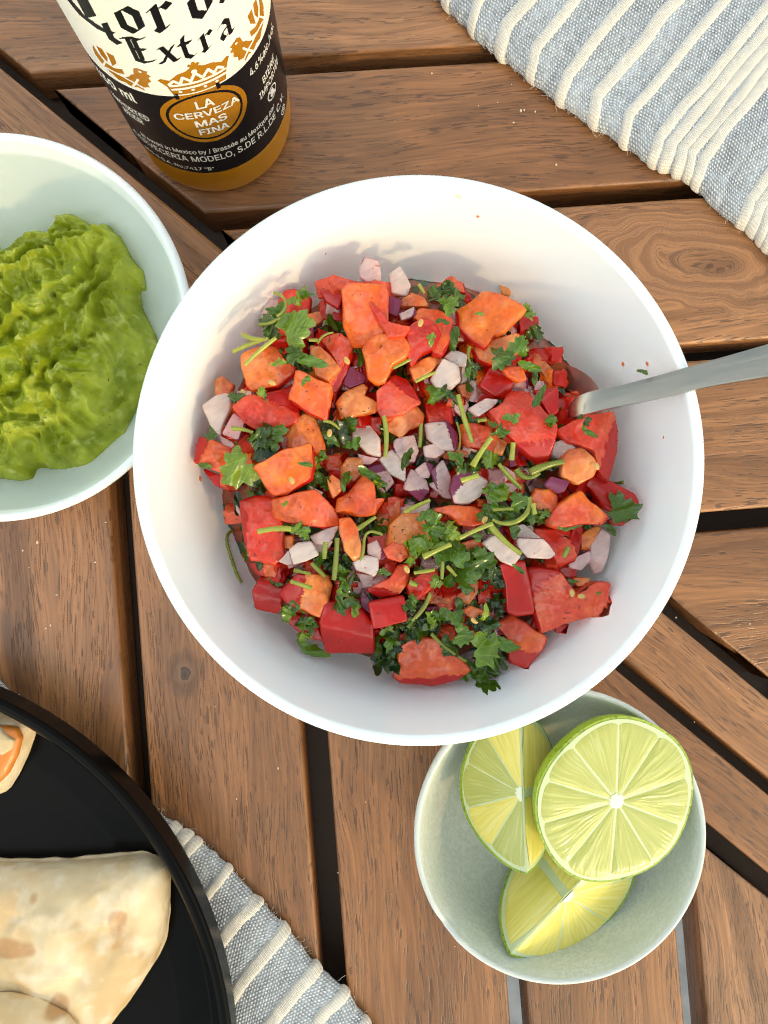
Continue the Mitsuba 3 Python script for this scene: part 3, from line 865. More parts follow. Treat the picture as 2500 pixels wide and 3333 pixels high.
kL = lambda x, y, z: at(1300 + x * .7233, 2200 + y * .7233, z)
# lower wedge, then the left one, then the half on top
lime('lime wedge lowest in the stoneware bowl, pointed end towards the bottom', kL(752, 985, 0.0400), (0.34, -0.34, 0.90), (0.70, 0.72, 0.0), 'quarter', 0.0305, 0.0275, 3, 4, shade=.8)
lime('lime wedge at the left of the stoneware bowl, partly under the white bowl', kL(556, 530, 0.0430), (-0.70, 0.06, 0.74), (0.06, -1.0, 0.05), 'quarter', 0.0285, 0.026, 4, 5, shade=.5)
lime('round half lime showing its whole cut face, topmost in the stoneware bowl', kL(974, 560, 0.0500), (0.14, -0.10, 1.0), (1, 0, 0), 'half', 0.0306, 0.021, 6, 10, phase=.25)

# ---------------------------------------------------------------- tortillas on the plate


def pillow(outline, z_of, thick, seed, n=90, rings=16, edge_pow=2.6, skew=None, blister=()):
    poly = Polygon(outline)
    if not poly.exterior.is_ccw: poly = Polygon(outline[::-1])
    ring = np.array([poly.exterior.interpolate(t, normalized=True).coords[0] for t in np.linspace(0, 1, n, endpoint=False)])
    c = np.array(poly.centroid.coords[0]) if skew is None else np.asarray(skew)
    v = []
    for k in range(rings):
        s = 1 - (k / rings) ** 1.5
        for p in ring:
            q = c + (p - c) * s
            hh = (1 - s ** edge_pow) ** (1 / 2.2)
            v.append([*q, hh])
    v.append([*c, 1.0])
    v = np.array(v)
    nz = meshkit.fbm(np.c_[v[:, :2] * 60, v[:, 2] * 0 + seed], 3, seed) - .5
    top = v.copy()
    top[:, 2] = z_of(v[:, :2]) + v[:, 2] * thick * (1 + nz * .30) + nz * .0008
    for bx, by, br, bh in blister:
        d_ = np.hypot(top[:, 0] - bx, top[:, 1] - by) / br
        top[:, 2] += bh * (1 / (1 + np.exp((d_ - 1) * 22)))
    bot = v.copy()
    bot[:, 2] = z_of(v[:, :2]) - 0.0012
    f = []
    for r_ in range(rings - 1):
        for i in range(n):
            a, b = r_ * n + i, r_ * n + (i + 1) % n
            f += [[a, b, b + n], [a, b + n, a + n]]
    for i in range(n):
        f.append([(rings - 1) * n + i, (rings - 1) * n + (i + 1) % n, rings * n])
    f = np.array(f)
    N = len(v)
    side = []
    for i in range(n):
        a, b = i, (i + 1) % n
        side += [[a, a + N, b + N], [a, b + N, b]]
    return np.vstack([top, bot]), np.vstack([f, f[:, ::-1] + N, side])


k3 = 2500 / 1659
o1 = [(-620, 2900), (-300, 2815), (0, 2811), (150, 2812), (330, 2800), (430, 2786), (500, 2786), (540, 2812), (553, 2860), (552, 2920), (540, 3030), (500, 3140), (440, 3230), (362, 3335), (250, 3430), (60, 3540), (-250, 3640), (-620, 3600)]
flat = lambda z: (lambda p: np.full(len(p), z))
torta = thing('folded_tortilla', 'large browned folded flour tortilla on the black plate', 'tortilla')
out1 = np.array([at(x, y, .018)[:2] for x, y in o1])
bl_ = [(*at(150, 3085, .03)[:2], .0150, .0012), (*at(330, 2960, .03)[:2], .007, .0006), (*at(60, 2900, .03)[:2], .009, .0007), (*at(420, 3130, .025)[:2], .006, .0006)]
scene[torta + '__upper_fold'] = ply(pillow(out1, flat(0.0172), 0.0145, 3, 220, 60, skew=at(-50, 3120, .03)[:2], blister=bl_, edge_pow=3.4), 'tortilla', smooth=True)
oc = out1.mean(0)
out1b = spline(np.vstack([out1, out1[:1]]), 160)[:-1]
out1b = out1b + (meshkit.noise(np.c_[out1b * 160, out1b[:, :1] * 0], 5)[:, None] - .25) * .0011 * (out1b - oc) / np.linalg.norm(out1b - oc, axis=1, keepdims=True)
scene[torta + '__lower_fold'] = ply(pillow(out1b, flat(0.0137), 0.0032, 4, 220, 10), 'tortilla', smooth=True)
o2 = [(-420, 3330), (-200, 3280), (0, 3275), (90, 3292), (190, 3345), (250, 3420), (200, 3560), (-100, 3650), (-420, 3600)]
torta2 = thing('folded_tortilla', 'second tortilla, only its pale curved edge showing in the bottom left corner', 'tortilla')
scene[torta2] = ply(pillow([at(x, y, .040)[:2] for x, y in o2], flat(0.0325), 0.007, 5, 80, 14), 'tortilla', smooth=True)
o3 = [(-380, 2240), (-150, 2290), (0, 2318), (60, 2340), (98, 2362), (88, 2400), (55, 2480), (25, 2545), (-10, 2600), (-200, 2680), (-420, 2600)]
torta3 = thing('folded_tortilla', 'cut tortilla with orange filling showing at the left edge above the large one', 'tortilla')
scene[torta3 + '__wrap'] = ply(pillow([at(x, y, .024)[:2] for x, y in o3], flat(0.0142), 0.011, 7, 80, 14), 'tortilla', smooth=True)
o4 = [(-60, 2370), (0, 2372), (38, 2378), (55, 2410), (40, 2470), (10, 2530), (-20, 2560), (-80, 2500)]
scene[torta3 + '__filling'] = ply(pillow([at(x, y, .028)[:2] for x, y in o4], flat(0.0232), 0.0035, 9, 60, 10), 'filling', smooth=True)
o5 = [(-60, 2340), (0, 2400), (30, 2420), (20, 2450), (-10, 2470), (-60, 2450)]
scene[torta3 + '__flap'] = ply(pillow([at(x, y, .031)[:2] for x, y in o5], flat(0.0262), 0.0018, 10, 40, 8), 'tortilla', smooth=True)
# ---------------------------------------------------------------- beer bottle
BC, BR = np.array([-0.0651, 0.1780]), 0.0332
bottle = thing('beer_bottle', 'bottle of amber beer with a white, black and gold label, upper left', 'bottle')
bp = rounded([(0, 0.0032), (0.020, 0.0030), (0.0265, 0.0), (BR - .0012, 0.0008), (BR, 0.006), (BR, 0.142), (0.0270, 0.172), (0.0165, 0.205), (0.0145, 0.243), (0.0150, 0.2440), (0.0150, 0.250), (0.0136, 0.2515), (0, 0.2515)], 0.006, 7)
bv, bf = lathe(bp, 160, (*BC, 0))
scene[bottle + '__glass'] = ply((bv, bf), 'bottle_glass', smooth=40)
FRONT = math.atan2(-BC[1], -BC[0])
mm = 0.001


def on_bottle(v2, lift):
    """(s, z) in metres along and up the label -> the bottle's surface."""
    v2 = np.asarray(v2, float)
    a = FRONT + v2[:, 0] / BR
    r = BR + lift
    return np.stack([BC[0] + r * np.cos(a), BC[1] + r * np.sin(a), v2[:, 1]], 1)


def print_on(key, shape, bsdf, lift=0.00012, step=0.0016):
    """A thin printed layer: the 2-D shape (millimetres) wrapped round the bottle."""
    x0, y0, x1, y1 = shape.bounds
    parts = []
    n = max(1, int(math.ceil((x1 - x0) * mm / step)))
    xs = np.linspace(x0, x1, n + 1)
    for a, b in zip(xs, xs[1:]):
        g = shape.intersection(sbox(a, y0 - 1, b, y1 + 1))
        for p in getattr(g, 'geoms', [g]):
            if p.geom_type == 'Polygon' and p.area > 1e-4:
                v, f = trimesh.creation.triangulate_polygon(p, engine='earcut')
                parts.append((np.asarray(v)[:, :2], np.asarray(f)))
    v, f = merge(parts)
    return add(key, (on_bottle(v * mm, lift), f), bsdf)


def letters(text, height, width=None, x=0, y=0, bold=True, centre=False, dia=None):
    """Printed words as a 2-D shape in millimetres, capitals height tall, stretched to width."""
    from PIL import Image, ImageDraw, ImageFont
    font = ImageFont.truetype(glob.glob('/opt/blender-*/*/datafiles/fonts/Inter.woff2')[0], 96)
    sw = 3 if bold else 1
    x0, y0, x1, y1 = font.getbbox(text, anchor='ls', stroke_width=sw)
    im = Image.new('L', (x1 - x0 + 8, y1 - y0 + 8))
    ImageDraw.Draw(im).text((4 - x0, 4 - y0), text, 255, font, anchor='ls', stroke_width=sw)
    on = np.pad(np.asarray(im) > 127, ((0, 0), (1, 1))).astype(np.int8)
    rows, st = np.nonzero(np.diff(on, axis=1) == 1)
    en = np.nonzero(np.diff(on, axis=1) == -1)[1]
    g = unary_union([sbox(a, -r - 1, b, -r) for r, a, b in zip(rows, st, en)]).buffer(0.6).buffer(-0.6).simplify(1.0)
    k = height / 70.0
    g = affinity.affine_transform(g, [k, 0, 0, k, -4 * k, (4 - y0) * k])
    b = g.bounds
    if width: g = affinity.scale(g, width / (b[2] - b[0]), 1, origin=(b[0], 0)); b = g.bounds
    return affinity.translate(g, x - ((b[0] + b[2]) / 2 if centre else b[0]), y)


def nib(paths, w, ang=38):
    """Strokes of a broad pen held at an angle, as in blackletter."""
    n = np.array([math.cos(math.radians(ang)), math.sin(math.radians(ang))]) * w / 2
    out = []
    for p in paths:
        for a, b in zip(p, p[1:]):
            a, b = np.array(a, float), np.array(b, float)
            out.append(MultiPoint([a - n, a + n, b - n, b + n]).convex_hull.buffer(w * .05, quad_segs=1))
    return unary_union(out)


GL = {'o': [[(.12, .80), (.12, .22), (.38, .02)], [(.12, .80), (.38, .98), (.60, .78), (.60, .20), (.38, .02)]],
      'r': [[(.0, .86), (.14, .98), (.14, .04)], [(.02, .14), (.14, .02), (.30, .12)], [(.16, .80), (.42, .99), (.54, .86)]],
      'n': [[(.0, .86), (.14, .98), (.14, .04)], [(.02, .14), (.14, .02), (.28, .12)], [(.16, .80), (.42, .98), (.60, .80), (.60, .06), (.74, .10)]],
      'a': [[(.06, .80), (.32, .98), (.54, .80), (.54, .10), (.70, .08)], [(.52, .58), (.22, .46), (.10, .26), (.22, .03), (.52, .22)]],
      't': [[(.24, 1.32), (.16, 1.0), (.16, .16), (.36, .0), (.52, .10)], [(-.02, .92), (.48, .92)]],
      'x': [[(.02, .90), (.16, .96), (.52, .04), (.68, .10)], [(.64, .98), (.30, .50), (.02, .0), (-.10, .02)]],
      'E': [[(.20, 1.50), (.20, .10), (.52, .0), (.92, .16)], [(-.06, 1.42), (.30, 1.56), (.62, 1.46), (.90, 1.60)], [(.20, .84), (.74, .86)], [(.44, 1.46), (.44, .14)]],
      'C': [[(1.06, 1.66), (.62, 1.78), (.18, 1.40), (.10, .70), (.40, .06), (.86, -.20), (1.22, -.24)], [(.66, 1.60), (.66, .14)], [(.86, 1.50), (.86, .30)], [(1.12, .14), (1.10, -.50), (1.28, -.66)]]}


def black(text, x, y, xh, adv, w=.20):
    out = []
    for ch in text:
        out.append(affinity.translate(affinity.scale(nib(GL[ch], w), xh, xh, origin=(0, 0)), x, y))
        x += adv[ch] * xh
    return unary_union(out)


CX = -2.4
# dark field below, white field above; the gold parts are clear windows in the print
whole = sbox(-97, 21.0, 99, 136)
dark = sbox(-70, 21.0, 66, 75.0)
disc = Point(CX, 60).buffer(16, quad_segs=24)
ringline = Point(CX, 60).buffer(14.0, quad_segs=24).difference(Point(CX, 60).buffer(13.0, quad_segs=24))
notch = unary_union([sbox(CX - 7.8, 73, CX - 6.4, 76.2), sbox(CX + 6.6, 73, CX + 8.0, 76.2)])
dark_shape = unary_union([dark.difference(disc), ringline.intersection(sbox(-99, 0, 99, 75)), notch])
bl_bottom = Polygon([(-70, 21)] + [(-70 + i, 21.0 - 0.0) for i in range(0, 137, 4)] + [(66, 75), (-70, 75)])
white = sbox(-70, 75.0, 66, 136)
crown = Polygon([(-13.4, 83.6), (-12.2, 84.6), (-9.6, 83.6), (-6.6, 86.2), (-3.4, 87.2), (-1.8, 88.4), (-2.7, 89.2), (-1.9, 90.0), (-1.2, 89.6), (-1.1, 90.6), (.1, 90.6), (.2, 89.6), (.9, 90), (1.7, 89.2), (.8, 88.4), (2.4, 87.4), (5.4, 86.8), (8.4, 84.6), (10.4, 85.6), (11.4, 84.9), (9.4, 80.6), (8.2, 76.0), (7.6, 75.6), (-9.6, 75.6), (-10.4, 76.2), (-11.2, 80.4)])
scroll = unary_union([Point(CX + 1.4, 86.0).buffer(1.0)] + [LineString(p).buffer(.55) for p in [[(-10.2, 81.4), (-8.4, 83.2), (-6.8, 81.4)], [(-6.6, 81.4), (-5.2, 84.4), (-3.4, 82.2)], [(-3.2, 81.6), (-1.0, 85.2), (1.0, 81.8)], [(1.2, 82.0), (3.4, 84.6), (4.8, 81.8)], [(5.0, 81.6), (6.6, 83.4), (8.2, 81.8)], [(-10, 80.6), (8.6, 80.6)], [(-9.8, 78.6), (8.4, 78.6)]]] + [Point(x, 77.1).buffer(.62) for x in (-7.6, -3.4, .8, 5.0)])
crown = crown.difference(scroll)
wing = [Polygon([(-33.5, 80.8), (-34.6, 84.5), (-34.0, 88.2), (-32.4, 91.5), (-32.0, 88.0), (-31.0, 84.4)]), Polygon([(-30.8, 92.4), (-28.6, 92.8), (-28.2, 88.6), (-29.6, 85.2), (-31.0, 87.8)]), Polygon([(-27.4, 92.2), (-24.8, 92.0), (-25.4, 87.8), (-28.0, 84.6), (-27.6, 88.4)]),
        Polygon([(-30.6, 84.2), (-27.6, 83.8), (-24.2, 85.6), (-24.4, 82.8), (-27.6, 81.4), (-31.4, 81.0), (-33.0, 79.8), (-31.6, 82.4)]), Polygon([(-32.6, 79.6), (-29.4, 80.4), (-25.4, 80.4), (-23.0, 82.4), (-21.8, 84.2), (-20.6, 85.0), (-19.8, 88.2), (-18.4, 89.2), (-16.6, 88.4), (-15.2, 88.0), (-16.0, 86.8), (-14.8, 85.6), (-16.0, 84.6), (-15.6, 82.6), (-17.2, 81.2), (-17.0, 79.2), (-19.2, 78.4), (-19.6, 76.4), (-21.6, 77.4), (-24.0, 76.2), (-26.0, 77.4), (-28.6, 76.6), (-30.2, 78.2)])]
griffin = unary_union(wing).difference(unary_union([Point(-17.9, 87.2).buffer(.55), LineString([(-25.5, 80.6), (-21.6, 79.4), (-16.8, 75.8)]).buffer(.45), LineString([(-20.0, 82.4), (-21.6, 79.6), (-23.6, 76.6)]).buffer(.40)]))
griffin2 = affinity.scale(griffin, -1, 1, origin=(CX + 1.0, 0))
corona = black('Corona', -33.5, 107.2, 10.4, {'C': 1.58, 'o': .98, 'r': 1.02, 'n': 1.12, 'a': .95}, .26)
extra = black('Extra', -18.2, 93.0, 7.4, {'E': 1.24, 'x': .88, 't': .86, 'r': .84, 'a': .8}, .24)
white_shape = white.difference(unary_union([crown, griffin, griffin2]))
print_on(bottle + '__dark_label', dark_shape, 'black_print', 0.00010)
print_on(bottle + '__white_label', white_shape, 'white_print', 0.00010)
k_ = print_on(bottle + '__lettering', unary_union([corona, extra]), 'black_print', 0.00020)
labels[k_] = {'label': 'black blackletter lettering on the white field'}
words = [letters('LA', 4.4, 6.6, CX + 1.0, 66.0, centre=True), letters('CERVEZA', 3.5, 24, CX + 1.0, 60.9, centre=True), letters('MAS', 3.8, 11.8, CX + 1.0, 55.2, centre=True), letters('FINA', 3.5, 11.2, CX + 1.0, 49.9, centre=True),
         letters('Brewed in Mexico by / Brassée au Mexique par', 2.9, 59, -33.5, 36.4, bold=False), letters('CERVECERIA MODELO, S.DE R.L.DE C.V.', 4.0, 73, -39.5, 30.4, bold=False), letters('REG.S.S.A. No.7417 "B"', 2.3, 30, -37, 23.4, bold=False),
         letters('330 ml', 5.4, 17.5, -43, 65.6), letters('IMPORTED', 3.5, 16.5, -40.5, 54.8, bold=False), letters('BEER', 3.5, 8.6, -36.6, 49.6, bold=False), letters('4.6%alc./vol.', 3.7, 19.5, 17.2, 67.0, bold=False),
         letters('BIÈRE', 3.6, 9.6, 22.2, 56.2, bold=False), letters('IMPORTÉE', 3.6, 15.8, 19.0, 50.7, bold=False),
         Point(26.0, 45.6).buffer(3.4).difference(Point(26.0, 45.6).buffer(2.8)), LineString([(23.8, 47.8), (28.2, 43.4)]).buffer(.45), Polygon([(25.2, 43.6), (24.4, 45.0), (25.4, 46.2), (25.0, 47.6), (26.6, 48.0), (27.0, 46.4), (27.8, 45.2), (26.8, 44.6), (27.0, 43.6)]),
         Point(31.2, 25.2).buffer(2.1).difference(Point(31.2, 25.2).buffer(1.7)), letters('R', 2.2, 1.6, 31.2, 24.1, centre=True)]
k_ = print_on(bottle + '__lettering', unary_union(words), 'white_print', 0.00020)
labels[k_] = {'label': 'white lettering on the black field and the gold disc'}
# ---------------------------------------------------------------- the salsa, piece by piece
K = {4: (550, 800, .5124), 5: (1250, 800, .5124), 6: (600, 1500, .4822), 7: (1250, 1500, .5124)}


def px(k, x, y):
    ox, oy, s = K[k]
    return ox + x * s, oy + y * s


def mound(rho):
    return np.interp(rho, [0, .018, .035, .052, .066, .076, .085, .095], [.0560, .0575, .0620, .0630, .0590, .0535, .060, .07])


def seat(x, y, dz):
    """The point of the heap's surface (raised by dz) seen at this pixel."""
    z = .058
    for _ in range(5):
        p = at(x, y, z)
        rho = np.hypot(*(p[:2] - SB))
        z = max(mound(rho) + dz, wall_z(min(rho, .0875)) + .0022)
    return at(x, y, z)


def where(p):
    """A place in the heap in words."""
    d = p[:2] - SB
    r = np.hypot(*d)
    hour = int(round((math.degrees(math.atan2(d[0], d[1])) % 360) / 30)) or 12
    hours = ['', 'one', 'two', 'three', 'four', 'five', 'six', 'seven', 'eight', 'nine', 'ten', 'eleven', 'twelve']
    if r < .020: return f'in the very middle of the salsa, {["upper", "right", "lower", "left"][int((math.degrees(math.atan2(d[0], d[1])) + 45) % 360 // 90)]} part'
    ring = 'at the salsa edge' if r > .060 else 'halfway out in the salsa' if r > .036 else 'near the salsa middle'
    return f"{ring} at {hours[hour]} o'clock"


LABELLED = {}


def said(text):
    """Keeps every label different: a second piece of the same look in the same spot names its order from the rim."""
    n = LABELLED.get(text, 0); LABELLED[text] = n + 1
    return text if n == 0 else text + [', the next one further down the photo', ', the third of its look there', ', the fourth of its look there', ', the fifth of its look there'][n - 1]


NAMES = {'red': 0., 'pinkred': .2, 'salmon': .4, 'orange': .6, 'peach': .8, 'brown': 1.}
chunk_no = 0


def chunk(k, outline, dz, thick=None, skin=None, hue=0., mat='tomato', name='tomato_chunk', look='', cat='tomato', facets=None, rough=1.0, n=44, group=None, z_tilt=.5):
    """One diced piece: the outline it shows from above, a faceted top, real thickness."""
    global chunk_no
    chunk_no += 1
    rng = np.random.RandomState(100 + chunk_no)
    pxs = np.array([px(k, *q) for q in outline]) if k else np.asarray(outline, float)
    c = pxs.mean(0)
    P0 = seat(*c, dz)
    pts = np.array([at(x, y, P0[2])[:2] for x, y in pxs])
    pts = pts.mean(0) + (pts - pts.mean(0)) * (1.06 if k else 1)
    poly = Polygon(pts)
    if not poly.is_valid: poly = poly.buffer(0)
    if hasattr(poly, 'geoms'): poly = max(poly.geoms, key=lambda g: g.area)
    poly = poly.buffer(-.0004, join_style=2).buffer(.00045, quad_segs=2) if poly.area > 2e-5 else poly
    if hasattr(poly, 'geoms'): poly = max(poly.geoms, key=lambda g: g.area)
    if not poly.exterior.is_ccw: poly = Polygon(list(poly.exterior.coords)[::-1])
    ring = np.array([poly.exterior.interpolate(t, normalized=True).coords[0] for t in np.linspace(0, 1, n, endpoint=False)])
    from shapely import maximum_inscribed_circle
    cc = np.array(poly.centroid.coords[0])
    if not poly.contains(Point(cc)): cc = np.array(maximum_inscribed_circle(poly).coords[0])
    size = math.sqrt(poly.area)
    t = thick or (min(.85 * size, .0125) if mat == 'tomato' else min(.5 * size, .006))
    # the top: the lowest of a few planes
    ph = rng.uniform(0, 2 * np.pi)
    planes = [(rng.uniform(0, 2 * np.pi), math.tan(math.radians(rng.uniform(4, 13))), 0.0)]
    if facets is None:
        facets = [(math.degrees(ph), rng.uniform(18, 42), rng.uniform(.08, .32)), (math.degrees(ph) + rng.uniform(100, 170), rng.uniform(18, 40), rng.uniform(.22, .42))]
    for deg, slope, offs in facets:                                # image direction (0 right, 90 down) in which the face falls away
        planes.append((-math.radians(deg), math.tan(math.radians(slope)), offs * size))

    def top(q):
        d = q - cc
        hs = [-(d[:, 0] * math.cos(a) + d[:, 1] * math.sin(a) - o) * s for a, s, o in planes]
        hh = np.array(hs + [np.full(len(q), size * .10)])
        soft = -np.log(np.exp(-hh / .0011).sum(0)) * .0011
        return np.maximum(soft, -t * .62), np.argmin(hs, axis=0)

    rows = [(.70, None, 1.0), (.90, None, .92), (.985, None, .62), (1.0, None, .34), (.992, 0.0009, None), (.965, .00025, None), (.92, 0, None), (.8, 0, None), (.66, 0, None), (.52, 0, None), (.38, 0, None), (.24, 0, None), (.1, 0, None)]
    V_, SK = [], []
    for s, drop, frac in rows:
        q = cc + (ring - cc) * s
        tp, which = top(q)
        if frac is None:
            z = tp - drop
        else:
            tq, _ = top(cc + (ring - cc) * .985)
            z = np.minimum(tq - .0012, -t * frac)
            z = -t * frac + (tq - .0012 + t * .34) * (frac <= .34) if frac <= .34 else np.minimum(tq - .002, -t * frac)
        out = (ring - cc) / (np.linalg.norm(ring - cc, axis=1, keepdims=True) + 1e-9)
        if skin == 'all': sk = np.ones(n)
        elif skin is None: sk = np.zeros(n)
        else:
            a = -math.radians(skin)
            side = out @ [math.cos(a), math.sin(a)]
            sk = np.clip((side - .25) * 3, 0, 1) * ((s > .93) + (s <= .93) * .49 * np.clip((s - .5) / .42, 0, 1))
            if len(facets):
                ang = np.array([0] + [abs((skin - f_[0] + 180) % 360 - 180) < 55 for f_ in facets], float)
                sk = np.maximum(sk, ang[np.minimum(which, len(facets))])
        V_.append(np.c_[q, z]); SK.append(np.maximum(sk, .40 * float(np.clip((s - .75) / .25, 0, 1)) * (skin is None and mat == 'tomato')))
    V_.append(np.r_[cc, top(cc[None])[0]][None]); SK.append([1.0 if skin == 'all' else 0.0])
    V_.append(np.r_[cc, -t][None]); SK.append([0.0])
    v = np.vstack(V_); sk = np.concatenate(SK)
    f = []
    R_ = len(rows)
    for r in range(R_ - 1):
        for i in range(n):
            a, b = r * n + i, r * n + (i + 1) % n
            f += [[a, b, b + n], [a, b + n, a + n]]
    for i in range(n):
        f += [[(R_ - 1) * n + i, (R_ - 1) * n + (i + 1) % n, R_ * n], [i, R_ * n + 1, (i + 1) % n]]
    v[:, 2] += P0[2]
    nz = np.stack([meshkit.fbm(v * 150 + 7 * j + chunk_no, 2, j) - .5 for j in range(3)], -1)
    amp = (0.0021 if skin != 'all' else .0005) * rough
    v = v + nz * amp * (1 - .65 * sk[:, None])
    # keep it out of the bowl's wall
    rho = np.hypot(v[:, 0] - SB[0], v[:, 1] - SB[1])
    v[:, 2] = np.maximum(v[:, 2], np.interp(rho, wall_in[::-1][:, 0], wall_in[::-1][:, 1]) + .0002)
    uv = np.stack([sk, np.clip(hue + (meshkit.fbm(v * 150, 2, chunk_no) - .5) * (.55 if mat == 'tomato' else .3), 0, 1)], 1)
    lab = said(f'{look} {where(np.r_[cc, P0[2]])}')
    kk = thing(name, lab, cat, 'chopped ' + cat + ' pieces in the salsa')
    add_uv(kk, v, f, uv, mat, 60)
    return kk


